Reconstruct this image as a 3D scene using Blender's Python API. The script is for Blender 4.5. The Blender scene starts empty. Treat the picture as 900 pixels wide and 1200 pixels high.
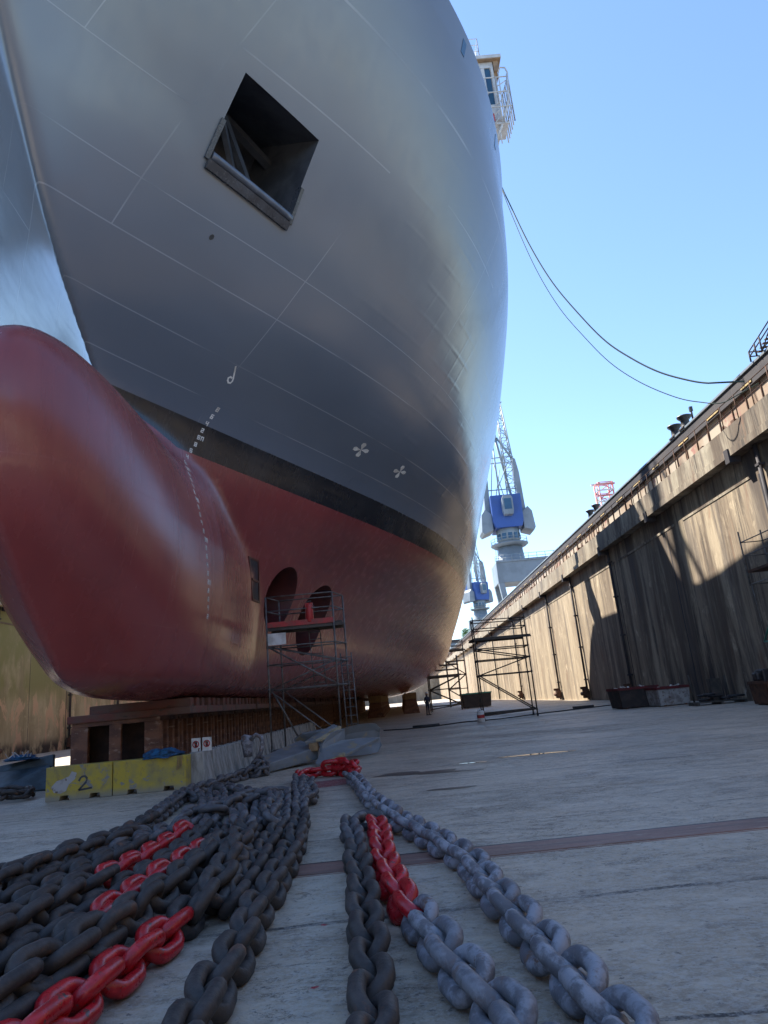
import bpy, bmesh, math, random
import numpy as np
from mathutils import Vector, Matrix
random.seed(7)
rng = np.random.default_rng(7)
scene = bpy.context.scene
# ------------------------------------------------------------------ camera
cam_d = bpy.data.cameras.new("camera"); cam = bpy.data.objects.new("camera", cam_d)
scene.collection.objects.link(cam); scene.camera = cam
cam_d.sensor_fit = 'AUTO'; cam_d.sensor_width = 36.0; cam_d.lens = 24.0
cam_d.clip_start = .05; cam_d.clip_end = 5000
_M = np.array([[0.99571986,-0.09233096,0.00411655],[0.0204916,0.26397999,0.96431046],[-0.0901224,-0.96009872,0.26474213]])
_r,_u,_b = _M[:,0], -_M[:,1], -_M[:,2]
cam.matrix_world = Matrix(((_r[0],_u[0],_b[0],0),(_r[1],_u[1],_b[1],0),(_r[2],_u[2],_b[2],1.5),(0,0,0,1)))
# ------------------------------------------------------------------ sky, sun, exposure
SUN_EL = math.radians(51.0); TO_SUN = Vector((-1,1,1.75)).normalized()
world = bpy.data.worlds.new("World"); scene.world = world; world.use_nodes = True
wn = world.node_tree; wn.nodes.clear()
sky = wn.nodes.new('ShaderNodeTexSky'); sky.sky_type = 'NISHITA'; sky.sun_disc = False
sky.sun_elevation = SUN_EL; sky.sun_rotation = math.radians(-45); sky.altitude = 0
sky.air_density = 1.0; sky.dust_density = 0.1; sky.ozone_density = 4.2
bg = wn.nodes.new('ShaderNodeBackground'); bg.inputs['Strength'].default_value = 0.108
wo = wn.nodes.new('ShaderNodeOutputWorld')
wn.links.new(sky.outputs[0],bg.inputs['Color']); wn.links.new(bg.outputs[0],wo.inputs['Surface'])
sun_d = bpy.data.lights.new("sun",'SUN'); sun_d.energy = 4.2; sun_d.angle = math.radians(.53); sun_d.color = (1,.93,.82)
sun = bpy.data.objects.new("sun",sun_d); scene.collection.objects.link(sun)
sun.rotation_euler = TO_SUN.to_track_quat('Z','Y').to_euler()
scene.view_settings.view_transform = 'Standard'; scene.view_settings.look = 'None'
scene.view_settings.exposure = 1.65; scene.view_settings.gamma = 1.0
scene.view_settings.use_curve_mapping = False
scene.cycles.max_bounces = 6
# ------------------------------------------------------------------ hull shape
XC = -6.0                                   # ship's centre line
_KZ = np.array([2.5,4.5,6.5,8,9.5,11.7,13.5,16,19,20.4])
_S = np.array([.26,.23,.31,.49,.52,.66,.76,.87,.96,1.01])
_N = np.array([5.5,5.2,4.9,4.4,3.56,2.83,2.56,2.74,2.99,3.03])
_B = np.array([13.0,12.37,11.95,11.7,12.61,13.24,13.71,14.04,14.04,13.3])
_YZ = np.array([0,8.6,9.3,10.4,11.7,13.6,14.8,18,20.4,24]); _YY = np.array([14.6,14.0,13.35,12.0,10.9,9.6,8.85,6.7,5.2,3.4])
_zz = np.arange(0,27,.05)
def _smooth(kz,v,s=.55):
    a = np.interp(_zz,kz,v); k = np.exp(-.5*(np.arange(-60,61)*.05/s)**2); k /= k.sum()
    return np.convolve(np.pad(a,60,mode='edge'),k,mode='valid')
_TS,_TN,_TB,_TY = [_smooth(_KZ,v) for v in (_S,_N,_B)]+[_smooth(_YZ,_YY,.35)]
KNUCKLE = 20.4
def hull_b(Y,z):
    zc = np.minimum(z,KNUCKLE)
    s,n,B,y0 = [np.interp(zc,_zz,t) for t in (_TS,_TN,_TB,_TY)]
    y0 = y0-np.maximum(z-KNUCKLE,0)*.35
    d = s*(Y-y0); x = np.maximum(d,1e-4)
    # the stern closes in again
    b = x/(1+(x/B)**n)**(1/n)
    b = b*(1-np.clip((6-z)/4.2,0,1)**2.2+1e-9)**(1/2.2)+np.maximum(z-KNUCKLE,0)*.10*(x>.01)
    b = np.where(d<0,d,b)
    return b
def top_z(Y):
    return np.interp(Y,[4,12,35,46,50,60.5,66.5,200],[21.4,21.3,21.2,19.6,20.0,20.0,13.4,13.4])
BN = dict(Y0=9.64,Ym=17.2,w=1.72,top=8.07,zn=2.06,dt=.50,dw=.05,k=.0,e=2.4,m=2.35)
def bulb_f(x,Y,z):
    p = BN; v = np.maximum(Y-p['Ym'],0); u = np.clip((p['Ym']-Y)/(p['Ym']-p['Y0']),0,3)
    top = np.maximum(p['top']-p['dt']*v**1.25,5.0); w = np.maximum(p['w']-p['dw']*v-.035*v*v,.7)
    hh = (top-1.9)/2; zc = (top+1.9)/2
    zz = (z-zc-p['zn']*np.minimum(u,1.3)**2)/hh
    xx = x/w/np.clip(1-p['k']*zz,.6,1.5)
    e = p.get('e',2.25); m = p.get('m',2.0)
    q = (np.abs(xx)**e+np.abs(zz)**e)**(1/e)
    q = (q**m+u**m)**(1/m)
    return (q-1)*np.minimum(w,hh)
def F(x,Y,z,clip=True):
    x = np.abs(x); b = hull_b(Y,z); r = .04+np.clip((z-9)*.05,0,.5)
    bb = b-r*(1-np.exp(-np.maximum(b,0)/(2.5*r)))
    f1 = (np.sqrt(x*x+r*r)-r-bb)*.75
    f2 = bulb_f(x,Y,z)
    k = .35+1.15*np.clip((7.8-z)/2.2,0,1)
    h = np.maximum(k-np.abs(f1-f2),0)/k
    f = np.minimum(f1,f2)-h*h*k*.25
    f3 = 2.0-z; h = np.maximum(.6-np.abs(f-f3),0)/.6
    f = np.maximum(f,f3)+h*h*.15
    f = np.maximum(f,Y-150)
    return np.maximum(f,(z-top_z(Y))*.9) if clip else f
def grad(x,Y,z,e=.01,clip=False):
    g = np.stack([F(x+e,Y,z,clip)-F(x-e,Y,z,clip),F(x,Y+e,z,clip)-F(x,Y-e,z,clip),F(x,Y,z+e,clip)-F(x,Y,z-e,clip)],-1)/(2*e)
    return g
def on_hull(Y,z,off=0.0):
    """point of the right-hand (positive x) shell at station Y and height z, with its outward normal"""
    lo,hi = 0.0,15.5
    for _ in range(45):
        m = (lo+hi)/2
        if F(np.float64(m),np.float64(Y),np.float64(z))<0: lo = m
        else: hi = m
    n = grad(np.float64(lo),np.float64(Y),np.float64(z)); n = n/np.linalg.norm(n)
    return np.array([lo+XC,Y,z])+n*off, n
def shell_mesh():
    xh = np.concatenate([np.arange(.05,1.4,.1),np.arange(1.5,15.2,.24)]); xs = np.concatenate([-xh[::-1],xh])
    ys = [2.6]
    while ys[-1]<152: ys.append(ys[-1]+(.13 if ys[-1]<15 else .2)+max(0,(ys[-1]-22))*.022)
    ys = np.array(ys); zs = np.arange(1.72,22.9,.17)
    X,Y,Z = np.meshgrid(xs,ys,zs,indexing='ij')
    V = F(X,Y,Z,False); S = V<0
    c = S[:-1,:-1,:-1].astype(np.int8)
    for a in ((1,0,0),(0,1,0),(0,0,1),(1,1,0),(1,0,1),(0,1,1),(1,1,1)):
        c = c+S[a[0]:S.shape[0]-1+a[0],a[1]:S.shape[1]-1+a[1],a[2]:S.shape[2]-1+a[2]]
    act = (c>0)&(c<8); idx = -np.ones(act.shape,int); ii = np.argwhere(act); idx[act] = np.arange(len(ii))
    # surface nets: mean of edge crossings
    acc = np.zeros((len(ii),3)); cnt = np.zeros(len(ii))
    ax_v = (xs,ys,zs)
    corners = [(i,j,k) for i in (0,1) for j in (0,1) for k in (0,1)]
    for a in corners:
        for d in range(3):
            if a[d]: continue
            b = list(a); b[d] = 1
            pa = ii+np.array(a); pb = ii+np.array(b)
            va = V[tuple(pa.T)]; vb = V[tuple(pb.T)]
            m = (va<0)!=(vb<0); t = np.where(m,va/(va-vb+1e-12),0)
            P = np.stack([ax_v[q][pa[:,q]] for q in range(3)],-1); Q = np.stack([ax_v[q][pb[:,q]] for q in range(3)],-1)
            acc += np.where(m[:,None],P+(Q-P)*t[:,None],0); cnt += m
    P = acc/cnt[:,None]
    faces = []
    for d in range(3):
        e1,e2 = [(1,2),(2,0),(0,1)][d]
        sl0 = [slice(None)]*3; sl1 = [slice(None)]*3; sl0[d] = slice(0,-1); sl1[d] = slice(1,None)
        m = S[tuple(sl0)]!=S[tuple(sl1)]
        q = np.argwhere(m); q = q[(q[:,e1]>0)&(q[:,e2]>0)]
        q = q[(q[:,e1]<S.shape[e1]-1)&(q[:,e2]<S.shape[e2]-1)]
        ins = S[tuple(q.T)]
        def off(a,b):
            r = q.copy(); r[:,e1] -= a; r[:,e2] -= b; return idx[tuple(r.T)]
        f = np.stack([off(0,0),off(1,0),off(1,1),off(0,1)],-1)
        f[~ins] = f[~ins][:,::-1]
        faces.append(f)
    Fc = np.concatenate(faces); Fc = Fc[(Fc>=0).all(1)]
    for _ in range(7):
        g = grad(P[:,0],P[:,1],P[:,2]); n2 = (g*g).sum(1)
        st = (F(P[:,0],P[:,1],P[:,2],False)/np.maximum(n2,.05))[:,None]*g
        L = np.linalg.norm(st,axis=1)[:,None]; st *= np.minimum(1,.15/np.maximum(L,1e-9))
        P = P-st*.9
    # trim along the sheer line
    up = P[:,2]>top_z(P[:,1])
    P[up,2] = top_z(P[up,1])
    for _ in range(12):
        q = P[up]; g = grad(q[:,0],q[:,1],q[:,2]); g[:,2] = 0
        st = (F(q[:,0],q[:,1],q[:,2],False)/np.maximum((g*g).sum(1),.05))[:,None]*g
        L = np.linalg.norm(st,axis=1)[:,None]; q = q-st*np.minimum(1,.5/np.maximum(L,1e-9))
        q[:,2] = top_z(q[:,1]); P[up] = q
    Fc = Fc[~up[Fc].all(1)]
    return P,Fc
# ------------------------------------------------------------------ helpers
COL = scene.collection
def tag(o,label=None,cat=None,group=None,kind=None):
    if label: o['label'] = label
    if cat: o['category'] = cat
    if group: o['group'] = group
    if kind: o['kind'] = kind
    return o
def thing(name,label,cat,loc=(0,0,0),rz=0,group=None):
    o = bpy.data.objects.new(name,None); COL.objects.link(o); o.location = loc; o.rotation_euler = (0,0,rz)
    o.empty_display_size = .2
    return tag(o,label,cat,group)
def kids(o): return [c for c in scene.objects if c.parent==o]
def copy_tree(root,loc=None,rz=None,label=None,group=None,_k=None):
    c = root.copy(); COL.objects.link(c)
    if loc is not None: c.location = loc
    if rz is not None: c.rotation_euler = (0,0,rz)
    if label: c['label'] = label
    if group: c['group'] = group
    for ch in kids(root):
        d = ch.copy(); COL.objects.link(d); d.parent = c
        for g in kids(ch):
            e = g.copy(); COL.objects.link(e); e.parent = d
    return c
class MB:
    def __init__(s): s.v=[]; s.f=[]; s.sm=[]
    def add(s,vs,fs,smooth=False):
        n=len(s.v); s.v+= [tuple(float(a) for a in v) for v in vs]; s.f+=[tuple(n+i for i in f) for f in fs]; s.sm+=[smooth]*len(fs); return s
    def box(s,x0,x1,y0,y1,z0,z1,mtx=None):
        vs=[Vector((x,y,z)) for z in (z0,z1) for x,y in ((x0,y0),(x1,y0),(x1,y1),(x0,y1))]
        if mtx is not None: vs=[mtx@v for v in vs]
        return s.add(vs,[(3,2,1,0),(4,5,6,7),(0,1,5,4),(1,2,6,5),(2,3,7,6),(3,0,4,7)])
    def bar(s,a,b,w=.05,h=None):
        a=Vector(a);b=Vector(b);h=h or w;d=(b-a).normalized()
        up=Vector((0,0,1)) if abs(d.z)<.95 else Vector((0,1,0))
        x=d.cross(up).normalized();y=x.cross(d).normalized()
        vs=[p+x*i*w/2+y*j*h/2 for p in (a,b) for i,j in ((-1,-1),(1,-1),(1,1),(-1,1))]
        return s.add(vs,[(3,2,1,0),(4,5,6,7),(0,1,5,4),(1,2,6,5),(2,3,7,6),(3,0,4,7)])
    def tube(s,path,r=.025,n=8,cap=True,closed=False):
        path=[Vector(p) for p in path];m=len(path);rs=r if hasattr(r,'__len__') else [r]*m
        vs=[];prev=None
        for i,p in enumerate(path):
            if closed: t=(path[(i+1)%m]-path[i-1]).normalized()
            else: t=(path[min(i+1,m-1)]-path[max(i-1,0)]).normalized()
            if prev is None:
                up=Vector((0,0,1)) if abs(t.z)<.9 else Vector((1,0,0)); x=t.cross(up).normalized()
            else: x=(prev-t*prev.dot(t)).normalized()
            prev=x;y=t.cross(x)
            for k in range(n):
                a=2*math.pi*k/n; vs.append(p+(x*math.cos(a)+y*math.sin(a))*rs[i])
        fs=[]
        for i in range(m if closed else m-1):
            j=(i+1)%m
            for k in range(n):
                fs.append((i*n+k,i*n+(k+1)%n,j*n+(k+1)%n,j*n+k))
        s.add(vs,fs,True)
        if cap and not closed:
            q=len(s.v)-len(vs)
            s.f.append(tuple(q+k for k in range(n))[::-1]); s.sm.append(False)
            s.f.append(tuple(q+(m-1)*n+k for k in range(n))); s.sm.append(False)
        return s
    def cyl(s,a,b,r,n=16,r2=None): return s.tube([a,b],[r,r if r2 is None else r2],n)
    def prism(s,poly,off):
        """poly: 3-D polygon, extruded by vector off"""
        poly=[Vector(p) for p in poly];off=Vector(off);n=len(poly)
        vs=poly+[p+off for p in poly]
        fs=[tuple(range(n))[::-1],tuple(range(n,2*n))]+[(i,(i+1)%n,n+(i+1)%n,n+i) for i in range(n)]
        return s.add(vs,fs)
    def build(s,name,m,parent=None,label=None,bevel=0,loc=None):
        me=bpy.data.meshes.new(name);me.from_pydata(s.v,[],s.f)
        bm=bmesh.new();bm.from_mesh(me)
        for f,q in zip(bm.faces,s.sm): f.smooth=q
        bmesh.ops.recalc_face_normals(bm,faces=bm.faces);bm.to_mesh(me);bm.free()
        me.materials.append(m);o=bpy.data.objects.new(name,me);COL.objects.link(o)
        if parent: o.parent=parent
        if loc: o.location=loc
        if label: o['label']=label
        if bevel:
            b=o.modifiers.new('bevel','BEVEL');b.width=bevel;b.segments=2;b.limit_method='ANGLE';b.angle_limit=math.radians(40)
        return o
def structure(o): o['kind']='structure'; return o

# ---- node expressions
class E_:
    def __init__(s,nt,so): s.nt=nt;s.s=so
    def _m(s,op,*a):
        n=s.nt.nodes.new('ShaderNodeMath');n.operation=op
        for i,v in enumerate((s,)+a):
            if isinstance(v,E_): s.nt.links.new(v.s,n.inputs[i])
            else: n.inputs[i].default_value=v
        return E_(s.nt,n.outputs[0])
    def __add__(s,o): return s._m('ADD',o)
    def __sub__(s,o): return s._m('SUBTRACT',o)
    def __mul__(s,o): return s._m('MULTIPLY',o)
    def __truediv__(s,o): return s._m('DIVIDE',o)
    def abs(s): return s._m('ABSOLUTE')
    def lt(s,o): return s._m('LESS_THAN',o)
    def gt(s,o): return s._m('GREATER_THAN',o)
    def max(s,o): return s._m('MAXIMUM',o)
    def min(s,o): return s._m('MINIMUM',o)
    def mod(s,o): return s._m('FLOORED_MODULO',o)
    def step(s,a,b):
        n=s.nt.nodes.new('ShaderNodeMapRange');n.interpolation_type='SMOOTHSTEP'
        s.nt.links.new(s.s,n.inputs[0]);n.inputs[1].default_value=a;n.inputs[2].default_value=b
        return E_(s.nt,n.outputs[0])
    def near(s,c,w): return (s-c).abs().lt(w)
    def band(s,a,b): return s.gt(a)*s.lt(b)
class Mat:
    def __init__(s,name,rough=.6,metal=0,spec=.5):
        s.m=bpy.data.materials.new(name);s.m.use_nodes=True;s.nt=s.m.node_tree
        s.p=s.nt.nodes['Principled BSDF'];s.p.inputs['Roughness'].default_value=rough;s.p.inputs['Metallic'].default_value=metal
        s.p.inputs['Specular IOR Level'].default_value=spec
        s.tc=s.nt.nodes.new('ShaderNodeTexCoord')
        s._bump=None
    def obj(s): return s.tc.outputs['Object']
    def xyz(s,src=None):
        n=s.nt.nodes.new('ShaderNodeSeparateXYZ');s.nt.links.new(src or s.obj(),n.inputs[0]);return [E_(s.nt,o) for o in n.outputs]
    def rand(s):
        n=s.nt.nodes.new('ShaderNodeObjectInfo');return E_(s.nt,n.outputs['Random'])
    def noise(s,scale=(1,1,1),detail=4,rough=.55,lo=.35,hi=.65,dist=0,shift=False,src=None):
        mp=s.nt.nodes.new('ShaderNodeMapping');s.nt.links.new(src or s.obj(),mp.inputs[0])
        mp.inputs['Scale'].default_value=scale if hasattr(scale,'__len__') else (scale,)*3
        mp.inputs['Location'].default_value=(random.random()*9,random.random()*9,random.random()*9)
        out=mp.outputs[0]
        if shift:
            oi=s.nt.nodes.new('ShaderNodeObjectInfo');va=s.nt.nodes.new('ShaderNodeVectorMath');va.operation='MULTIPLY_ADD'
            cx=s.nt.nodes.new('ShaderNodeCombineXYZ')
            for i in range(3): s.nt.links.new(oi.outputs['Random'],cx.inputs[i])
            s.nt.links.new(cx.outputs[0],va.inputs[0]);va.inputs[1].default_value=(37,53,71);s.nt.links.new(out,va.inputs[2]);out=va.outputs[0]
        n=s.nt.nodes.new('ShaderNodeTexNoise');s.nt.links.new(out,n.inputs['Vector']);n.inputs['Scale'].default_value=1
        n.inputs['Detail'].default_value=detail;n.inputs['Roughness'].default_value=rough;n.inputs['Distortion'].default_value=dist
        e=E_(s.nt,n.outputs[0]);return e.step(lo,hi) if lo is not None else e
    def mix(s,a,b,f):
        n=s.nt.nodes.new('ShaderNodeMix');n.data_type='RGBA'
        for v,i in ((a,6),(b,7)):
            if isinstance(v,tuple): n.inputs[i].default_value=(*v[:3],1)
            else: s.nt.links.new(v,n.inputs[i])
        if isinstance(f,E_): s.nt.links.new(f.s,n.inputs[0])
        else: n.inputs[0].default_value=f
        return n.outputs[2]
    def color(s,c):
        if isinstance(c,tuple): s.p.inputs['Base Color'].default_value=(*c,1)
        else: s.nt.links.new(c,s.p.inputs['Base Color'])
        return s
    def roughness(s,e): s.nt.links.new(e.s,s.p.inputs['Roughness']);return s
    def bump(s,e,strength=.3,dist=.02):
        b=s.nt.nodes.new('ShaderNodeBump');b.inputs['Strength'].default_value=strength;b.inputs['Distance'].default_value=dist
        s.nt.links.new(e.s,b.inputs['Height'])
        if s._bump is not None: s.nt.links.new(s._bump,b.inputs['Normal'])
        s._bump=b.outputs[0];s.nt.links.new(b.outputs[0],s.p.inputs['Normal']);return s
def worn(name,c1,c2,scale=3,rough=.6,metal=0,c3=None,lo=.4,hi=.62,bump=.2,bscale=None,shift=False,spec=.5):
    m=Mat(name,rough,metal,spec)
    col=m.mix(c1,c2,m.noise(scale,5,.6,lo,hi,shift=shift))
    if c3: col=m.mix(col,c3,m.noise(tuple(k*2.3 for k in (scale if hasattr(scale,'__len__') else (scale,)*3)),6,.65,.56,.66,shift=shift))
    m.color(col)
    k=(max(scale) if hasattr(scale,'__len__') else scale)*4
    e=m.noise(bscale or k,4,.6,None,None,shift=shift)
    m.bump(e,bump,.01)
    m.roughness(e*.35+(rough-.17))
    return m.m
# ------------------------------------------------------------------ materials
M_={}
M_['galv']=worn('galvanised_tube',(.17,.165,.16),(.10,.09,.08),6,.5,.3)
M_['darktube']=worn('painted_tube',(.06,.055,.05),(.11,.08,.06),5,.6,.1)
M_['deckwood']=worn('scaffold_board',(.10,.085,.07),(.05,.045,.04),(2,12,2),.8)
M_['redpaint']=worn('red_paint',(.45,.03,.03),(.25,.05,.04),4,.5)
M_['whitepaint']=worn('white_paint',(.75,.75,.72),(.5,.48,.44),3,.5)
M_['black']=worn('black_steel',(.02,.02,.024),(.04,.035,.035),4,.5)
M_['shipgrey']=worn('ship_grey_paint',(.34,.37,.40),(.28,.30,.33),1,.4,bump=.05)
M_['wingwhite']=worn('bridge_wing_paint',(.52,.53,.54),(.42,.42,.42),2,.5)
M_['soffit']=worn('soffit_brown',(.30,.20,.12),(.20,.13,.08),2,.7)
M_['glass']=worn('window_glass',(.02,.07,.14),(.03,.09,.16),1,.1,bump=0)
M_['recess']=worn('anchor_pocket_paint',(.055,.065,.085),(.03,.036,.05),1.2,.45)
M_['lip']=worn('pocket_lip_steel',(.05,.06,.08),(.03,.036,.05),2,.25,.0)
M_['roller']=worn('pocket_edge_paint',(.11,.13,.18),(.08,.095,.13),2,.22)
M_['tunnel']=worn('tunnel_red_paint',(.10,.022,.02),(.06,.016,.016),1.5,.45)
M_['rustbeam']=worn('rusted_brown_steel',(.22,.105,.065),(.12,.06,.045),(2,2,4),.75,c3=(.32,.22,.17))
M_['cap']=worn('keel_block_cap',(.19,.07,.055),(.15,.09,.07),(1.5,3,4),.85,c3=(.08,.06,.05))
M_['pit']=worn('block_inside',(.05,.028,.022),(.03,.02,.018),3,.9)
M_['concrete']=worn('pale_concrete',(.42,.41,.38),(.26,.25,.23),(5,5,1.5),.85,c3=(.50,.49,.47))
M_['tarp']=worn('blue_rag',(.02,.13,.28),(.02,.05,.12),9,.7)
M_['anchor']=worn('anchor_grey_paint',(.21,.23,.245),(.16,.175,.185),1.0,.5,c3=(.30,.25,.17),bump=.1)
M_['anchor_edge']=worn('anchor_bare_edge',(.45,.38,.24),(.24,.19,.12),4,.6)
M_['bluesteel']=worn('blue_grey_plate',(.06,.09,.115),(.035,.05,.06),2,.5)
M_['crane']=worn('crane_grey_paint',(.22,.26,.30),(.17,.20,.23),.3,.5,bump=0)
M_['craneblue']=worn('crane_blue_paint',(.03,.09,.33),(.03,.08,.26),.3,.5,bump=0)
M_['cranelattice']=worn('crane_lattice_paint',(.20,.26,.30),(.30,.33,.34),.3,.5,bump=0)
M_['pinkred']=worn('tower_red_paint',(.55,.16,.15),(.65,.30,.28),.5,.6,bump=0)
M_['skin']=worn('skin',(.35,.2,.14),(.3,.17,.12),5,.6)
M_['navy']=worn('navy_coverall',(.02,.03,.06),(.015,.02,.04),8,.9)
M_['greypaint_bin']=worn('skip_pale_side',(.42,.41,.40),(.24,.22,.21),3,.7,c3=(.15,.1,.08))
M_['maroon']=worn('skip_maroon',(.14,.02,.025),(.08,.02,.02),3,.6)
M_['darkbin']=worn('skip_dark_side',(.035,.03,.03),(.06,.045,.04),3,.7)
M_['rust']=worn('rust',(.13,.06,.035),(.07,.038,.026),4,.85)
M_['green']=worn('green_paint',(.05,.30,.20),(.04,.2,.14),4,.5)
M_['yellowlamp']=worn('lamp_housing_yellow',(.62,.45,.20),(.42,.32,.16),3,.5)
M_['parapet']=worn('rusty_parapet',(.44,.38,.30),(.33,.23,.16),(.5,.5,.35),.85,c3=(.34,.16,.13))
M_['lipdark']=worn('dark_gutter',(.035,.032,.04),(.06,.052,.055),(.5,.2,.5),.8)
M_['hose']=worn('black_hose',(.02,.02,.02),(.03,.03,.03),4,.7)
M_['cable']=worn('mooring_cable',(.03,.06,.05),(.04,.07,.05),4,.6)
M_['leaf']=worn('leaf',(.07,.16,.03),(.10,.22,.05),2,.6)
M_['bark']=worn('bark',(.12,.09,.06),(.08,.06,.04),2,.9)
M_['timber']=worn('timber',(.36,.24,.12),(.25,.17,.09),4,.8)

# chains
def chain_mat(name,a,b,c,r,lo=.42,hi=.62,c3lo=.58,spec=.5,bump=.35):
    m=Mat(name,r,0,spec)
    col=m.mix(a,b,m.noise(7,6,.65,lo,hi,shift=True))
    col=m.mix(col,c,m.noise(4,6,.7,c3lo,c3lo+.10,shift=True))
    rv=m.rand(); col=m.mix(col,tuple(x*.55 for x in a),rv.step(.5,1.0)*.55)
    m.color(col);e=m.noise(45,4,.6,None,None,shift=True);m.bump(e,bump,.006)
    m.roughness(e*.3+(r-.15));return m.m
M_['chain_dark']=chain_mat('dark_chain_steel',(.062,.052,.047),(.030,.027,.027),(.13,.066,.040),.6,bump=.6)
M_['chain_grey']=chain_mat('pale_grey_chain_paint',(.29,.295,.325),(.13,.128,.14),(.16,.088,.055),.55,lo=.42,hi=.56,c3lo=.56,bump=.6)
M_['chain_mid']=chain_mat('worn_grey_chain_paint',(.125,.12,.125),(.062,.058,.06),(.14,.08,.05),.55,lo=.42,hi=.58,bump=.6)
def red_mat():
    m=Mat('fresh_red_chain_paint',.28,0,.6)
    col=m.mix((.50,.012,.02),(.36,.008,.014),m.noise(9,5,.6,.4,.6,shift=True))
    col=m.mix(col,(.10,.05,.045),m.noise(11,6,.75,.60,.64,shift=True))
    col=m.mix(col,(.62,.10,.10),m.noise(18,4,.7,.62,.70,shift=True)*.6)
    m.color(col);e=m.noise(30,3,.5,None,None,shift=True);m.bump(e,.4,.005);m.roughness(e*.5+.08);return m.m
M_['chain_red']=red_mat()
def yellow_mat():
    m=Mat('yellow_barrier_paint',.75)
    x,y,z=m.xyz()
    col=m.mix((.50,.38,.05),(.36,.30,.10),m.noise(2.5,5,.6,.4,.65,shift=True))
    col=m.mix(col,(.24,.24,.23),m.noise((2.2,2.2,3.0),6,.7,.56,.62,shift=True,dist=.5))
    col=m.mix(col,(.22,.18,.11),m.noise((6,6,4),6,.7,.52,.66,shift=True)*.6)
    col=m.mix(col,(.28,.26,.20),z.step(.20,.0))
    m.color(col);e=m.noise(25,5,.6,None,None);m.bump(e,.4,.01);return m.m
M_['yellow']=yellow_mat()

# ship hull paint: boot-topping heights, welded plate seams, light dishing between frames
def hull_mat():
    m=Mat('hull_paint',.3,0,.62)
    x,y,z=m.xyz()
    grey=m.mix((.150,.175,.22),(.125,.149,.19),m.noise((.12,.12,.25),3,.5,.35,.65))
    grey=m.mix(grey,(.15,.165,.19),m.noise((.35,.35,.2),3,.5,.45,.75)*.4)
    red=m.mix((.30,.066,.066),(.235,.054,.056),m.noise((.25,.25,.25),4,.6,.35,.65))
    red=m.mix(red,(.36,.10,.08),m.noise((1.1,1.1,.16),4,.55,.45,.75)*.28)
    blk=m.mix((.018,.021,.028),(.035,.038,.045),m.noise((.5,.5,.5),5,.6,.45,.7))
    wob=m.noise((.6,.6,.6),2,.5,None,None)*.015
    at=m.nt.nodes.new('ShaderNodeAttribute');at.attribute_name='bulb';BU=E_(m.nt,at.outputs['Fac']).lt(.16)
    nb=BU*-1.0+1.0
    col=m.mix(red,blk,(z+wob).gt(8.12)*nb); col=m.mix(col,grey,(z+wob).gt(8.93)*nb)
    # seams
    L=None
    def acc(e):
        nonlocal L; L=e if L is None else L.max(e)
    for zz,w,a,b in ((9.5,.012,0,60),(10.42,.012,0,140),(11.72,.014,0,140),(12.82,.012,0,20),(12.82,.012,0,140),(14.65,.012,0,12.2),(16.25,.018,12.3,16.6),(16.9,.02,19,24),(18.6,.03,12,26),
                     (7.2,.010,15.5,19),(6.25,.010,17,24.5),(7.15,.010,21,27),(5.0,.010,12,22),(3.35,.01,13,60),(5.75,.010,9,16.5),(4.2,.01,24,50)):
        acc(z.near(zz,w)*y.band(a,b))
    for yy,w,a,b in ((10.25,.010,14.65,20),(12.22,.014,11.72,18),(16.5,.013,8.0,14.3),(13.9,.010,2,8.2),(16.2,.008,2.2,6.2),(19.6,.01,2.5,6.3),(12.2,.012,5.0,8.6),(27.5,.012,5.8,8.4),(24.0,.012,6.0,8.9),(31,.012,2,20),(38,.014,2,20),(22.6,.012,14.2,18.6)):
        acc(y.near(yy,w)*z.band(a,b))
    fade=m.noise((.35,.35,.35),2,.5,.36,.52)
    col=m.mix(col,(.50,.53,.58),L*fade*.26*z.gt(8.93))
    lowc=m.mix((.42,.17,.15),(.42,.17,.15),0.0)
    col=m.mix(col,lowc,L*fade*.30*z.lt(8.1))
    # drips and scuffs in the red
    m.color(col)
    # dishing of plates: frames .8 m apart, stiffeners .75
    fy=((y/.8).mod(1.0)-.5).abs(); fz=((z/.78).mod(1.0)-.5).abs()
    far=y.step(15,24); cell=m.noise((.55,.55,.55),2,.5,.40,.62)
    dish=(fy.step(.36,.5)+fz.step(.36,.5))*far*cell
    m.bump(m.noise((.35,.35,.35),2,.5,None,None),.30,.07)
    m.bump(dish,.22,.016)
    m.bump(m.noise((1.3,1.3,1.3),2,.5,None,None),.10,.006)
    m.bump(L,.35,.006)
    brush=m.noise((3,3,.18),5,.6,.35,.7)
    m.roughness(brush*.05+.19+z.lt(8.93)*.05)
    return m.m
M_['hull']=hull_mat()

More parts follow.
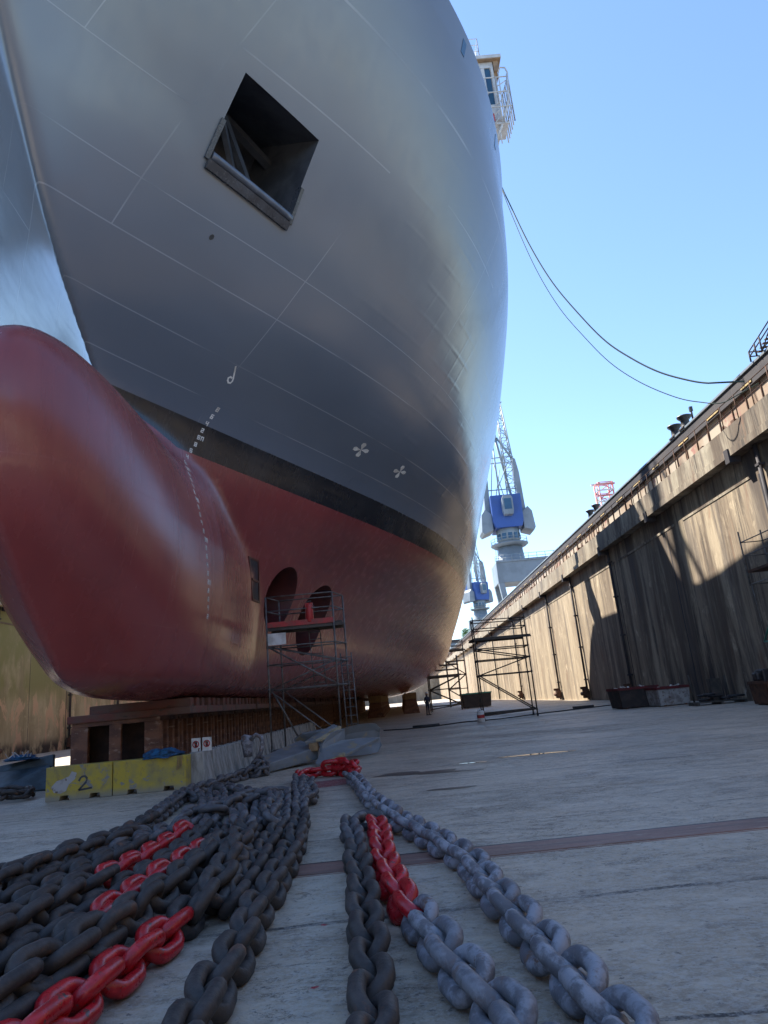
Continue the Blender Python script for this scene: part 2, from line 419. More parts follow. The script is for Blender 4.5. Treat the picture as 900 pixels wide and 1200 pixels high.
def floor_mat():
    m=Mat('dock_floor_concrete',.75,0,.35)
    x,y,z=m.xyz()
    col=m.mix((.50,.405,.295),(.35,.285,.21),m.noise((.22,.5,1),6,.62,.36,.64))
    col=m.mix(col,(.60,.50,.38),m.noise((1.2,2.6,1),8,.7,.5,.66)*.8)
    col=m.mix(col,(.19,.155,.12),m.noise((.6,1.3,1),8,.76,.49,.66,dist=.5)*.85)
    col=m.mix(col,(.36,.25,.15),m.noise((.5,.9,1),6,.7,.57,.68)*.5)
    wig=m.noise((.9,.9,1),7,.65,None,None)*.30-.15
    yy=y-x*.03+wig*.55
    L=yy.near(5.52,.034).max(yy.near(8.68,.014)).max(yy.near(3.55,.02))
    L=L.max(((yy-1.2).mod(2.9)-1.45).abs().lt(.012)*yy.gt(9.5))
    L=L.max(((yy-.4).mod(8.7)-4.3).abs().lt(.035)*yy.gt(9.5))
    soft=(yy-5.52).abs().step(.30,.02)*m.noise((1.5,3,1),5,.7,.45,.65)
    col=m.mix(col,(.10,.09,.085),soft*.7)
    col=m.mix(col,(.05,.045,.04),L*m.noise((1,1,1),3,.6,.35,.45))
    mid=m.noise((3.2,4.2,1),8,.78,.42,.60,dist=.3); col=m.mix(col,(.70,.60,.47),mid*.34)
    mid2=m.noise((5,7,1),8,.8,.50,.60,dist=.2); col=m.mix(col,(.20,.165,.13),mid2*.38)
    cr=m.noise((.55,1.1,1),9,.72,None,None,dist=.25); crk=cr.near(.5,.0035)*m.noise((.5,.5,1),2,.5,.46,.54)
    col=m.mix(col,(.07,.06,.05),crk*.85)
    # spilled red paint by the fresh red links
    dx=(x+1.55)/.55; dy=(y-14.6)/.75
    sp=(dx*dx+dy*dy+m.noise((3,3,3),3,.6,None,None)*1.2-.6).lt(.75)
    col=m.mix(col,(.22,.02,.025),sp)
    fleck=m.noise((7,7,1),2,.5,.74,.76)*x.band(-2.5,-.2)*y.band(2.5,6.5)
    col=m.mix(col,(.40,.03,.04),fleck)
    grit=m.noise((26,30,1),6,.75,.44,.60); col=m.mix(col,(.58,.55,.50),grit*.42)
    pit=m.noise((14,16,1),5,.7,.60,.66); col=m.mix(col,(.13,.12,.11),pit*.8)
    str_=m.noise((.9,11,1),6,.7,.50,.62); col=m.mix(col,(.23,.205,.18),str_*.35*y.step(5,14))
    m.color(col)
    m.bump(m.noise((1.4,2.2,1),8,.7,None,None),.8,.05); m.bump(m.noise((20,24,1),6,.75,None,None),.7,.014); m.bump(L*-1.0,.8,.03); m.bump(crk*-1.0,.6,.02); m.bump(mid,.35,.02)
    wet=m.noise((.18,.5,1),4,.6,.42,.62)
    m.roughness(wet*.25+.45)
    return m.m
M_['floor']=floor_mat()
def wall_mat(name,a,b,c,green=False):
    m=Mat(name,.85,0,.3)
    x,y,z=m.xyz()
    col=m.mix(a,b,m.noise((.3,.45,.12),8,.68,.38,.62,dist=.3))
    col=m.mix(col,tuple(v*.62 for v in a),m.noise((.45,.45,.35),7,.7,.50,.66,dist=.8)*.6)
    col=m.mix(col,c,m.noise((.5,.7,.08),8,.75,.46,.66)*.5)
    col=m.mix(col,tuple(v*1.35 for v in a),m.noise((1.5,1.3,.9),6,.7,.56,.68)*.7)
    if green:
        col=m.mix(col,(.27,.27,.12),z.step(3.2,5.0)*m.noise((.5,.5,.3),5,.6,.30,.5))
        col=m.mix(col,(.60,.44,.28),m.noise((.8,.8,.35),5,.7,.54,.58,dist=.6)*z.step(5.0,3.5))
        col=m.mix(col,(.06,.055,.045),z.step(1.2,.4)*m.noise((1,1,.6),4,.6,.4,.55))
    else:
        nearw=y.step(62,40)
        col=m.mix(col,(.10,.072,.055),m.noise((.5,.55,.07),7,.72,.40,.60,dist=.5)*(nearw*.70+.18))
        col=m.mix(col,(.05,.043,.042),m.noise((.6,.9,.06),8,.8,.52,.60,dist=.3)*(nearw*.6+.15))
        col=m.mix(col,(.26,.12,.07),m.noise((1,.8,.25),6,.75,.58,.68,dist=.6)*.45)
        soot=z.step(2.6,.3)*m.noise((.8,1.3,.12),5,.65,.46,.58)*((y-36.5).abs().step(6.0,1.5)*.9+.18)
        col=m.mix(col,(.035,.033,.036),soot)
        col=m.mix(col,(.50,.48,.45),m.noise((1.4,1.4,.4),5,.7,.66,.68)*z.step(2.8,1.6)*y.lt(42))
        col=m.mix(col,(.10,.085,.08),m.noise((.5,.6,.05),6,.7,.52,.62)*.6)
    m.color(col)
    m.bump(m.noise((2,4,.6),7,.7,None,None),.4,.03)
    return m.m
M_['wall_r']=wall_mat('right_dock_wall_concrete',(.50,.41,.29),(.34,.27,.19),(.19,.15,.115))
M_['wall_l']=wall_mat('left_dock_wall_concrete',(.50,.45,.28),(.36,.32,.19),(.20,.175,.10),True)
M_['ledge']=wall_mat('ledge_concrete',(.44,.39,.30),(.33,.28,.21),(.22,.17,.13))
M_['quay']=worn('quay_paving',(.22,.21,.19),(.15,.145,.14),.3,.9)
M_['strip']=worn('rusty_steel_strip',(.27,.15,.115),(.19,.115,.09),(1,6,1),.6,c3=(.32,.24,.19))
wm=Mat('wet_patch',.04,0,.5); wm.color((.05,.055,.06)); M_['water']=wm.m
wm=Mat('damp_stain',.4,0,.3); wm.color((.10,.09,.08)); M_['damp']=wm.m
# ------------------------------------------------------------------ the dock
XR, XL, Y0D, Y1D, ZT = 15.5, -27.0, -32.0, 262.0, 13.0
b=MB(); b.add([(XL-.6,Y0D-.6,0),(XR+.6,Y0D-.6,0),(XR+.6,Y1D+.6,0),(XL-.6,Y1D+.6,0)],[(0,1,2,3)])
structure(b.build('dock_floor',M_['floor']))
b=MB(); G=2500
for (x0,x1,y0,y1) in ((XR+.9,G,-G,G),(-G,XL-.9,-G,G),(XL-.9,XR+.9,-G,Y0D-.9),(XL-.9,XR+.9,Y1D+.9,G)):
    b.add([(x0,y0,ZT),(x1,y0,ZT),(x1,y1,ZT),(x0,y1,ZT)],[(0,1,2,3)])
structure(b.build('quay_ground',M_['quay']))
# inset steel strip and the sill beside it
b=MB(); A=math.atan(.035)
mt=Matrix.Translation((0,7.03,0))@Matrix.Rotation(A,4,'Z')
b.box(-7,9.6,0,.42,-.05,.010,mt); b.box(-7,9.6,-.05,-.03,-.05,.004,mt)
structure(b.build('floor_steel_strip',M_['strip'],bevel=.004))
b=MB(); b.box(-7,9.6,.425,.475,.002,.006,mt); structure(b.build('floor_gap',M_['black']))
def blob(name,mat,pts,z=.005,n=40,seed=0,cx=0,cy=0,rx=1,ry=1,rough=.3):
    r=random.Random(seed);ph=[r.random()*6.28 for _ in range(6)];vs=[]
    for i in range(n):
        a=2*math.pi*i/n;k=1+rough*sum(math.sin((j+2)*a+ph[j])/(j+1.5) for j in range(5))
        vs.append((cx+rx*k*math.cos(a),cy+ry*k*math.sin(a),z))
    b=MB();b.add(vs,[tuple(range(n))]);return structure(b.build(name,mat))
blob('puddle',M_['water'],0,.005,seed=3,cx=3.0,cy=16.6,rx=.7,ry=.13)
blob('puddle',M_['water'],0,.005,seed=5,cx=1.5,cy=16.0,rx=.35,ry=.07)
blob('damp_stain',M_['damp'],0,.006,seed=8,cx=.75,cy=12.1,rx=.35,ry=.12,rough=.2)
blob('damp_stain',M_['damp'],0,.006,seed=9,cx=.15,cy=15.0,rx=.75,ry=.32,rough=.45)
blob('damp_stain',M_['damp'],0,.006,seed=12,cx=.9,cy=14.6,rx=.55,ry=.10,rough=.45)
blob('damp_stain',M_['damp'],0,.006,seed=15,cx=6.5,cy=31,rx=1.6,ry=.10,rough=.45)

def dock_wall(side,X,wmat,label):
    s=1 if side=='r' else -1          # s: direction into the quay
    t=thing('dock_wall',label,'dock wall')
    def bx(b,d0,d1,y0,y1,z0,z1):
        a,c=X+s*d0,X+s*d1; b.box(min(a,c),max(a,c),y0,y1,z0,z1)
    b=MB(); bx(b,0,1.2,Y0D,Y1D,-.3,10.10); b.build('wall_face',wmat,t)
    # vertical joints and pilaster strips
    b=MB()
    ys=[-24,-14,-4,6.5,16.5,26.8,36.8,46.2,57.2,67,77,87,97,107,117,127,137,147,157,167,177,187,197,207,217,227,237,247]
    for y in ys: bx(b,-.012,.02,y-.045,y+.045,0,9.0)
    for i,y in enumerate(ys):
        if i%3==1: bx(b,-.008,.02,y+5.2-.018,y+5.2+.018,0,9.0)
    b.build('panel_joints',M_['lipdark'],t)
    b=MB()
    for i,y in enumerate(ys): bx(b,-.03,.02,y-1.2+(i%3)*.9,y+8.4-(i%2)*.7,9.02,9.14)
    b.build('panel_caps',M_['ledge'],t)
    b=MB(); bx(b,-.5,1.6,Y0D,Y1D,10.12,11.35); bx(b,-.56,-.5,Y0D,Y1D,10.12,10.42); b.build('ledge',M_['ledge'],t)
    b=MB()
    for y in ys: bx(b,-.62,-.1,y+.8,y+1.15,9.85,10.45)
    b.build('ledge_brackets',M_['lipdark'],t)
    b=MB(); bx(b,.8,1.15,Y0D,Y1D,11.35,13.35); b.build('parapet',M_['parapet'],t)
    b=MB(); bx(b,.62,1.6,Y0D,Y1D,12.95,13.62)
    b.build('parapet_gutter',M_['lipdark'],t)
    b=MB(); bx(b,.55,1.6,Y0D,Y1D,13.625,13.72); b.build('coping',M_['crane'],t)
    b=MB()
    y=Y0D
    while y<Y1D:
        bx(b,.75,.8,y,y+.05,11.35,12.95); y+=1.27
    b.build('parapet_ribs',M_['rust'],t)
    b=MB(); y=Y0D
    while y<Y1D:
        b.tube([(X-s*.42,y,11.35),(X-s*.42,y,12.42)],.022,6); y+=1.3
    for z in (11.9,12.42): b.tube([(X-s*.42,Y0D,z),(X-s*.42,Y1D,z)],.02,6)
    b.build('railing',M_['rust'],t)
    # lamp housings under the gutter
    n=0; y=18.4
    while y<110:
        b=MB(); bx(b,.58,.615,y,y+.9+.3*(int(y*7)%3),13.05,13.17); b.build('light',M_['yellowlamp'],t); y+=3.1+.35*(int(y*3)%4)
    # odd valves and boxes along the walkway
    b=MB(); r=random.Random(4)
    y=10
    while y<150:
        y+=r.uniform(2.0,6.0) if y<44 else r.uniform(.8,3.0); w=r.uniform(.1,.35);h=r.uniform(.2,.8)
        bx(b,.35,.75,y,y+w,11.35,11.35+h)
        if r.random()<.4: b.tube([(X+s*.2,y,11.5),(X+s*.1,y+.5,11.9),(X+s*.3,y+.9,11.4)],.05,6)
    b.build('valves',M_['rust'],t)
    for y in (26.3,46.6,57.6,67.5,88,108):
        b=MB(); b.tube([(X-s*.16,y,0.05),(X-s*.16,y,10.1)],.09,8)
        for z in (1.6,4.2,6.8,9.2): bx(b,-.28,.02,y-.14,y+.14,z,z+.1)
        b.build('drain_pipe',M_['lipdark'],t)
    for y in (46.6,57.6,67.5,88):
        b=MB(); b.tube([(X-s*.5,y-.5,.55),(X-s*.5,y+.5,.55)],.16,10); bx(b,-.5,-.1,y-.35,y+.35,.2,.9); bx(b,-.7,-.2,y-.1,y+.1,.9,1.1)
        b.build('valve_box',M_['rust'],t)
    return t
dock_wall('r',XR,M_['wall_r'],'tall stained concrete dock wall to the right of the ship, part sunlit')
dock_wall('l',XL,M_['wall_l'],'green algae covered dock wall behind the bulbous bow at left')
for (nm,y0,y1,lab) in (('dock_end_wall',Y0D-1,Y0D,'plain concrete dock end wall in front of the bow'),('dock_gate',Y1D,Y1D+1,'far dock gate closing the dock under the ship')):
    b=MB(); b.box(XL,XR,y0,y1,-.3,12.98)
    o=b.build(nm,M_['ledge']); tag(o,lab,'dock gate' if 'gate' in nm else 'dock wall')
# ------------------------------------------------------------------ the ship
ship=thing('ship','huge grey ship with red bulbous bow standing on keel blocks in dry dock','ship',(XC,0,0))
P,Fc=shell_mesh()
me=bpy.data.meshes.new('hull'); me.from_pydata(P.tolist(),[],Fc.tolist())
bm=bmesh.new(); bm.from_mesh(me)
def cut_hole(bm,poly,proj_axis='x',margin=.5):
    """cut a convex hole, poly = [(y,z)...], through the right-hand shell only"""
    cy=sum(p[0] for p in poly)/len(poly); cz=sum(p[1] for p in poly)/len(poly)
    R=max(math.hypot(p[0]-cy,p[1]-cz) for p in poly)+margin
    n=len(poly)
    for i in range(n):
        a=poly[i];c=poly[(i+1)%n]
        d=(0,c[0]-a[0],c[1]-a[1]); no=Vector((0,d[2],-d[1])).normalized()
        fs=[f for f in bm.faces if (lambda q:q.x>.05 and abs(q.y-cy)<R and abs(q.z-cz)<R)(f.calc_center_median())]
        geom=list({e for f in fs for e in f.edges})+fs+list({v for f in fs for v in f.verts})
        bmesh.ops.bisect_plane(bm,geom=geom,plane_co=(0,a[0],a[1]),plane_no=no,dist=1e-5)
    def inside(q):
        sgn=0
        for i in range(n):
            a=poly[i];c=poly[(i+1)%n]
            cr=(c[0]-a[0])*(q.z-a[1])-(c[1]-a[1])*(q.y-a[0])
            if abs(cr)<1e-6: continue
            if sgn==0: sgn=1 if cr>0 else -1
            elif sgn*cr<0: return False
        return True
    fs=[f for f in bm.faces if (lambda q:q.x>.05 and abs(q.y-cy)<R and abs(q.z-cz)<R and inside(q))(f.calc_center_median())]
    bmesh.ops.delete(bm,geom=fs,context='FACES')
PK=[(12.60,15.87),(14.60,15.70),(15.20,13.72),(12.99,13.88)]
def circ(cy,cz,r,n=28): return [(cy+r*math.cos(2*math.pi*i/n),cz+r*math.sin(2*math.pi*i/n)) for i in range(n)]
TUN=[(23.2,5.12,1.08),(26.55,4.72,1.30)]
cut_hole(bm,PK)
for q in TUN: cut_hole(bm,circ(*q))
bm.to_mesh(me); bm.free()
nv=len(me.vertices); co=np.empty(nv*3); me.vertices.foreach_get('co',co); co=co.reshape(-1,3)
g=grad(co[:,0],co[:,1],co[:,2]); g/=np.linalg.norm(g,axis=1)[:,None]+1e-9
for p in me.polygons: p.use_smooth=True
me.update()
# orientation check
pn=me.polygons[1000]; 
if np.dot(np.array(pn.normal),g[pn.vertices[0]])<0: me.flip_normals()
me.normals_split_custom_set_from_vertices(g.tolist())
me.materials.append(M_['hull'])
_x=np.abs(co[:,0]); at=me.attributes.new('bulb','FLOAT','POINT')
at.data.foreach_set('value',(bulb_f(_x,co[:,1],co[:,2])-(_x-hull_b(co[:,1],co[:,2]))*.75).astype(np.float32))
hull=bpy.data.objects.new('hull',me); COL.objects.link(hull); hull.parent=ship
def H_(Y,z,off=0): p,n=on_hull(Y,z,off); return Vector((p[0]-XC,p[1],p[2])),Vector(n)
# decks closing the shell
b=MB(); yy=list(np.arange(5.6,150,1.5)); vs=[];fs=[]
for i,y in enumerate(yy):
    zt=float(top_z(y))-1.0; w=max(float(hull_b(np.float64(y),np.float64(zt)))-.02,.0); vs+=[(-w,y,zt),(w,y,zt)]
    if i: fs.append((2*i-2,2*i-1,2*i+1,2*i))
b.add(vs,fs); b.build('deck',M_['shipgrey'],ship)
# anchor pocket: inner walls following the opening
def patch(b,quad,n=8,depth=1.9):
    pass
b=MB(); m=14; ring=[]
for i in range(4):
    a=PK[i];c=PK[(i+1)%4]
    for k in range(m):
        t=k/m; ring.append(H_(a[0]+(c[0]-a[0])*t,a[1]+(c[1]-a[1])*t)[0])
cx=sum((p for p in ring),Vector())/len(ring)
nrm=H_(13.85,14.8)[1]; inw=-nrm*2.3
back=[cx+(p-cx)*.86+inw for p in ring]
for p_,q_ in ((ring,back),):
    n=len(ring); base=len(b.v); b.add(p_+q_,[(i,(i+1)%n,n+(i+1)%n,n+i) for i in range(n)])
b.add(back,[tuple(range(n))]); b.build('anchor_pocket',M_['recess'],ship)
# stiffeners inside the pocket
b=MB()
C4=[H_(*p)[0] for p in PK]
def inq(u,v,d): # u along top-left->top-right, v down
    p=(C4[0]*(1-u)+C4[1]*u)*(1-v)+(C4[3]*(1-u)+C4[2]*u)*v
    return p-nrm*d
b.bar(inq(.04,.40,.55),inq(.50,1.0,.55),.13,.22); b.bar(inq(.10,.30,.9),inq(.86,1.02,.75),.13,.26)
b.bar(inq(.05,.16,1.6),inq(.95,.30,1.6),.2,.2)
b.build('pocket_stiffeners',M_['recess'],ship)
# thick lip round the bottom of the pocket
b=MB()
def lip(pa,pb,w,out):
    k=10;A=[];B=[]
    for i in range(k+1):
        t=i/k; y=pa[0]+(pb[0]-pa[0])*t; z=pa[1]+(pb[1]-pa[1])*t
        p,nn=H_(y,z); A.append((p,nn))
    cyz=np.array([13.85,14.8])
    for i in range(k):
        vs=[]
        for (p,nn) in (A[i],A[i+1]):
            o=Vector((0,p.y-cyz[0],p.z-cyz[1])); dirp=Vector((0,(pb[1]-pa[1]),-(pb[0]-pa[0]))).normalized()
            if dirp.dot(o)<0: dirp=-dirp
            dirp=(dirp-nn*dirp.dot(nn)).normalized()
            vs+= [p-nn*.15-dirp*.02,p+nn*out-dirp*.02,p+nn*out*.8+dirp*w,p-nn*.15+dirp*w]
        b.add(vs,[(0,1,5,4),(1,2,6,5),(2,3,7,6),(3,0,4,7),(0,3,2,1),(4,5,6,7)],False)
lip(PK[3],PK[2],.20,.10); 
lip((PK[3][0]-.16,PK[3][1]+.9) ,(PK[3][0],PK[3][1]),.09,.07)
lip((PK[2][0]-.26,PK[2][1]+.85),(PK[2][0],PK[2][1]),.09,.07)
b.build('pocket_lip',M_['lip'],ship)
b=MB() # rolled inner edge catching the sky
pts=[H_(PK[3][0]+(PK[2][0]-PK[3][0])*t+.0,PK[3][1]+.13+(PK[2][1]-PK[3][1])*t)[0]-nrm*.01 for t in np.linspace(.01,.99,12)]
b.tube(pts,.11,12); b.build('pocket_roller',M_['roller'],ship)
# thruster tunnels
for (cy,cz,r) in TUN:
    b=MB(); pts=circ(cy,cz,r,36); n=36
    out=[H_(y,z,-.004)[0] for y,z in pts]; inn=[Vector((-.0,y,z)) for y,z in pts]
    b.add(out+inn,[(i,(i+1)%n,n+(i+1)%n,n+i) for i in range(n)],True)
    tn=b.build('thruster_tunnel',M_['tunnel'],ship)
    b=MB(); b.cyl((.0,cy,cz),(.9,cy,cz),.28,14)
    for k in range(4):
        a=k*math.pi/2+.5; c,s_=math.cos(a),math.sin(a)
        b.prism([(.35,cy+c*.2-s_*.12,cz+s_*.2+c*.12),(.35,cy+c*r*.94-s_*.35,cz+s_*r*.94+c*.35),(.55,cy+c*r*.94+s_*.35,cz+s_*r*.94-c*.35),(.55,cy+c*.2+s_*.12,cz+s_*.2-c*.12)],(.05,0,0))
    b.box(.0,.04,cy-r*1.02,cy+r*1.02,cz-r*1.02,cz+r*1.02)
    b.build('thruster_propeller',M_['tunnel'],ship)
# flat plates following the shell
def shell_poly(b,pts,th=.02,sub=1):
    o=[];i_=[]
    for (y,z) in pts:
        p,nn=H_(y,z); o.append(p+nn*th); i_.append(p-nn*.03)
    n=len(pts); b.add(o+i_,[tuple(range(n)),tuple(range(n,2*n))[::-1]]+[(i,n+i,n+(i+1)%n,(i+1)%n) for i in range(n)])
b=MB()
fr=[(20.25,6.08),(20.98,6.08),(21.80,4.84),(20.95,4.84)]
def fill(y0,y1,z0,z1,th,skew=-.62):
    def S(y,z): return (y+(6.08-z)*(-skew),z)
    shell_poly(b,[S(y0,z0),S(y1,z0),S(y1,z1),S(y0,z1)],th)
fill(20.25,20.32,4.84,6.08,.03);fill(20.91,20.98,4.84,6.08,.03)
for z in (4.84,5.42,6.02): fill(20.32,20.91,z,z+.06,.03)
b.build('sea_chest_frame',M_['tunnel'],ship)
b=MB()
for k in range(7): fill(20.35+k*.08,20.39+k*.08,4.9,6.02,.02)
b.build('sea_chest_grille',M_['recess'],ship)
# draught marks, painted figures one above another
SEG={'0':'abcdef','1':'bc','2':'abged','3':'abgcd','4':'fgbc','5':'afgcd','6':'afgedc','7':'abc','8':'abcdefg','9':'abfgcd','M':'efabc'}
def glyph(b,ch,y,z,h=.115,w=.09,t=.026,th=.006):
    def r(y0,y1,z0,z1): shell_poly(b,[(y+y0,z+z0),(y+y1,z+z0),(y+y1,z+z1),(y+y0,z+z1)],th)
    q={'a':(0,w,h-t,h),'g':(0,w,h/2-t/2,h/2+t/2),'d':(0,w,0,t),'f':(0,t,h/2,h),'e':(0,t,0,h/2),'b':(w-t,w,h/2,h),'c':(w-t,w,0,h/2)}
    for s_ in SEG[ch]: r(*q[s_])
b=MB(); z=3.72; k=1
while z<9.35:
    v=(k*2)%10; yy=float(np.interp(z,[3.7,4.6,5.3,6.0,6.7,7.5,8.3,9.3],[16.08,15.95,15.82,15.68,15.72,16.2,16.62,16.78]))
    b=MB()
    if v==0: glyph(b,str(min(9,k//5+1)),yy,z); glyph(b,'M',yy+.12,z)
    else: glyph(b,str(v),yy,z)
    b.build('draught_mark',M_['whitepaint'],ship)
    z+=.2;k+=1
# bulbous bow symbol
b=MB()
def stroke(b,pts,w=.035):
    for (y0,z0),(y1,z1) in zip(pts[:-1],pts[1:]):
        d=math.hypot(y1-y0,z1-z0);ny,nz=-(z1-z0)/d*w/2,(y1-y0)/d*w/2;ey,ez=(y1-y0)/d*w*.4,(z1-z0)/d*w*.4
        shell_poly(b,[(y0-ny-ey,z0-nz-ez),(y1-ny+ey,z1-nz+ez),(y1+ny+ey,z1+nz+ez),(y0+ny-ey,z0+nz-ez)],.006)
stroke(b,[(16.42,10.38),(16.52,10.24),(16.60,10.13),(16.63,10.07),(16.62,10.02),(16.56,10.01),(16.50,10.05),(16.47,10.10),(16.50,10.14),(16.55,10.13)],.036)
b.build('bulb_symbol',M_['whitepaint'],ship)
# thruster symbols: four-bladed propellers
for (yy,zz) in ((22.54,10.02),(25.33,10.02)):
    b=MB()
    for k in range(4):
        a=k*math.pi/2+.3;R=.24
        pts=[(0,0)]+[(R*math.cos(a+t)*f,R*math.sin(a+t)*f) for t,f in ((-.42,.8),(-.2,1.0),(.15,1.0),(.38,.72))]
        shell_poly(b,[(yy+p*1.6,zz+q*.85) for p,q in pts],.008)
    b.build('thruster_symbol',M_['whitepaint'],ship)
# small drain opening
for (yy,zz,q) in ((13.97,12.54,1.0),(15.05,8.35,.7),(22.5,8.4,.8)):
    b=MB(); shell_poly(b,[(yy+.05*q*math.cos(a),zz+.07*q*math.sin(a)) for a in np.linspace(0,5.8,9)],.006); b.build('drain_opening',M_['black'],ship)
# openings in the bulwark
for y in (13.4,16.6,20.5,24.5):
    b=MB(); shell_poly(b,[(y,20.5),(y+.22,20.5),(y+.22,21.0),(y,21.0)],.012); b.build('bulwark_opening',M_['glass'],ship)
# superstructure
b=MB(); b.box(-11.6,13.0,47.4,55.5,17.5,25.6); b.box(-10,10,55.5,60.4,17.5,21.5)
b.build('deckhouse',M_['shipgrey'],ship,bevel=.08)
b=MB(); b.box(-11,5.2,57.3,62.8,19.0,40.9); b.build('superstructure',M_['shipgrey'],ship,bevel=.08)
b=MB(); b.box(12.1,12.5,61.6,62.1,19.5,29); b.box(11.2,12.9,61.4,62.4,22,24.5); b.build('deck_post',M_['shipgrey'],ship)
b=MB(); b.bar((4.5,57.6,40.4),(15.4,44.4,40.7),.9,.8); b.build('wing_bridge',M_['shipgrey'],ship)
b=MB(); b.tube([(-3,60,40.8),(-3,60,56)],[.9,.35],12); b.bar((-7,60,49),(1,60,49),.3); b.bar((-6,60,52),(0,60,52),.3); b.box(-4.6,-1.4,59.4,60.6,46,46.8)
b.build('mast',M_['shipgrey'],ship)
b=MB()
for k in range(7): b.box(-10+k*2.05,-8.5+k*2.05,57.2,57.29,36.5,38.2)
b.build('bridge_windows',M_['glass'],ship)
# bridge wing reaching out over the side
ox=-XC
def wx(x): return x+ox
wing=MB()
X1,YA,YB=12.5,42.45,46.4
wing.box(wx(7.0),wx(X1+.12),YA-.15,YB,49.05,49.35)
wing.box(wx(7.0),wx(X1-.45),YA+.25,YB,43.6,44.9)
wing.box(wx(10.98),wx(11.25),YA+.22,YA+.42,44.9,49.0); wing.box(wx(8.4),wx(8.6),YA+.22,YA+.42,44.9,49.0)
wing.box(wx(7),wx(X1-.75),YA+.2,YA+.42,48.45,49.0); wing.box(wx(7),wx(11.3),YA+.2,YA+.42,45.9,46.15)
wing.box(wx(X1-.75),wx(X1-.55),YA+.2,YA+.42,43.6,49.0)
wing.box(wx(7),wx(X1-.4),YA+.1,YB,43.35,43.6)
wing.box(wx(5.4),wx(10.55),YA,YB,40.1,40.9)
w_=wing.build('bridge_wing',M_['wingwhite'],ship)
b=MB(); b.box(wx(7.05),wx(11.7),YA+.30,YA+.34,44.9,48.5); b.build('window',M_['glass'],w_)
b=MB(); b.box(wx(7.0),wx(X1+.08),YA-.1,YB-.05,48.98,49.045); b.box(wx(X1-.5),wx(X1-.1),YA+.1,YB-.1,48.0,48.98)
for k in range(9): b.box(wx(X1-.56),wx(X1-.40),YA+.3+k*.42,YA+.5+k*.42,43.6,48.9)
b.build('soffit',M_['soffit'],w_)
b=MB()
def rail(b,pts,z0,z1,n=3,r=.035,posts=5):
    for k in range(n):
        z=z0+(z1-z0)*(k+1)/n; b.tube([(p[0],p[1],z) for p in pts],r,6)
    for a,c in zip(pts[:-1],pts[1:]):
        for i in range(posts+1):
            t=i/posts; x=a[0]+(c[0]-a[0])*t;y=a[1]+(c[1]-a[1])*t; b.tube([(x,y,z0),(x,y,z1)],r,6)
rail(b,[(wx(7.5),YA),(wx(11.0),YA),(wx(11.0),YA+2)],49.3,51.2,3,.03,2)
rail(b,[(wx(8.2),YA-.5),(wx(12.75),YA-.5),(wx(12.6),YA+1.6)],42.5,46.7,3,.05,5)
b.tube([(wx(12.75),YA-.5,46.9),(wx(12.55),YA-.5,44.5),(wx(11.9),YA-.3,42.6),(wx(10.75),YA,40.2)],.09,8)
b.tube([(wx(12.1),YA-.45,47.2),(wx(12.3),YA-.5,47.6),(wx(12.65),YA-.5,47.55),(wx(12.78),YA-.5,47.1),(wx(12.75),YA-.5,46.5)],.06,8); b.tube([(wx(12.1),YA-.45,47.2),(wx(12.0),YA-.45,42.5)],.05,8)
for k in range(6): b.tube([(wx(12.7-.28*k),YA-.5,46.4-.9*k),(wx(11.9-.2*k),YA-.45,45.9-.9*k)],.04,6)
rail(b,[(wx(8.6),YA-.2),(wx(11.6),YA-.2)],40.8,42.5,2,.045,6)
b.box(wx(8.2),wx(12.3),YA-.4,YA+1.2,42.42,42.55); b.box(wx(8.2),wx(10.9),YA-.2,YA+1.2,40.65,40.8)
b.build('wing_railing',M_['wingwhite'],w_)
b=MB(); b.box(wx(10.7),wx(11.3),YA-.42,YA-.25,42.7,43.4); b.build('lifebuoy_box',M_['redpaint'],w_)
# ------------------------------------------------------------------ keel blocks
def keel_block():
    t=thing('keel_block','','keel block')
    b=MB(); W=2.15;D=1.45
    b.box(-W/2,W/2,0,D,0,.14); b.box(-W/2,W/2,0,D,1.52,1.62)
    for x in (-W/2,-W/2+.42,-.63,-.15,.25,.80,W/2-.42):
        pass
    for x0,x1 in ((-W/2,-.68),(-.16,.13),(.70,W/2)):
        b.box(x0,x1,.0,.10,.14,1.52); b.box(x0,x1,D-.10,D,.14,1.52)
    for k in range(4): y=.02+k*.44; b.box(W/2-.22,W/2+.03,y,y+.16,.14,1.52); b.box(-W/2-.03,-W/2+.22,y,y+.13,.14,1.52)
    b.box(W/2-.12,W/2-.07,.1,D-.1,.14,1.52); b.box(-W/2+.07,-W/2+.12,.1,D-.1,.14,1.52)
    b.build('steel_frame',M_['rustbeam'],t,bevel=.012)
    b=MB(); b.box(-W/2+.15,W/2-.15,.55,.60,.14,1.52); b.build('web_plate',M_['pit'],t)
    b=MB(); b.box(-W/2-.10,W/2+.78,-.06,D+.04,1.62,1.80); b.build('cap_beam',M_['cap'],t,bevel=.02)
    b=MB(); r=random.Random(2)
    for k in range(5): y=.02+k*.29; b.box(-.7+r.uniform(-.1,.1),1.75+r.uniform(-.05,.1),y,y+.24,1.80,2.0)
    b.build('soft_cap',M_['cap'],t,bevel=.01)
    return t
kb=keel_block(); KX=-6.93
kb.location=(KX,17.3,0); kb['label']='foremost brown steel keel block behind the yellow barriers, under the bulbous bow'
kb['group']='keel blocks under the ship'
y=17.3;i=0
while y<120:
    y+=1.62 if y<60 else 2.4; i+=1
    c=copy_tree(kb,(KX+random.uniform(-.03,.03),y,0),label='rusty brown steel keel block in the dark row under the ship',group='keel blocks under the ship')
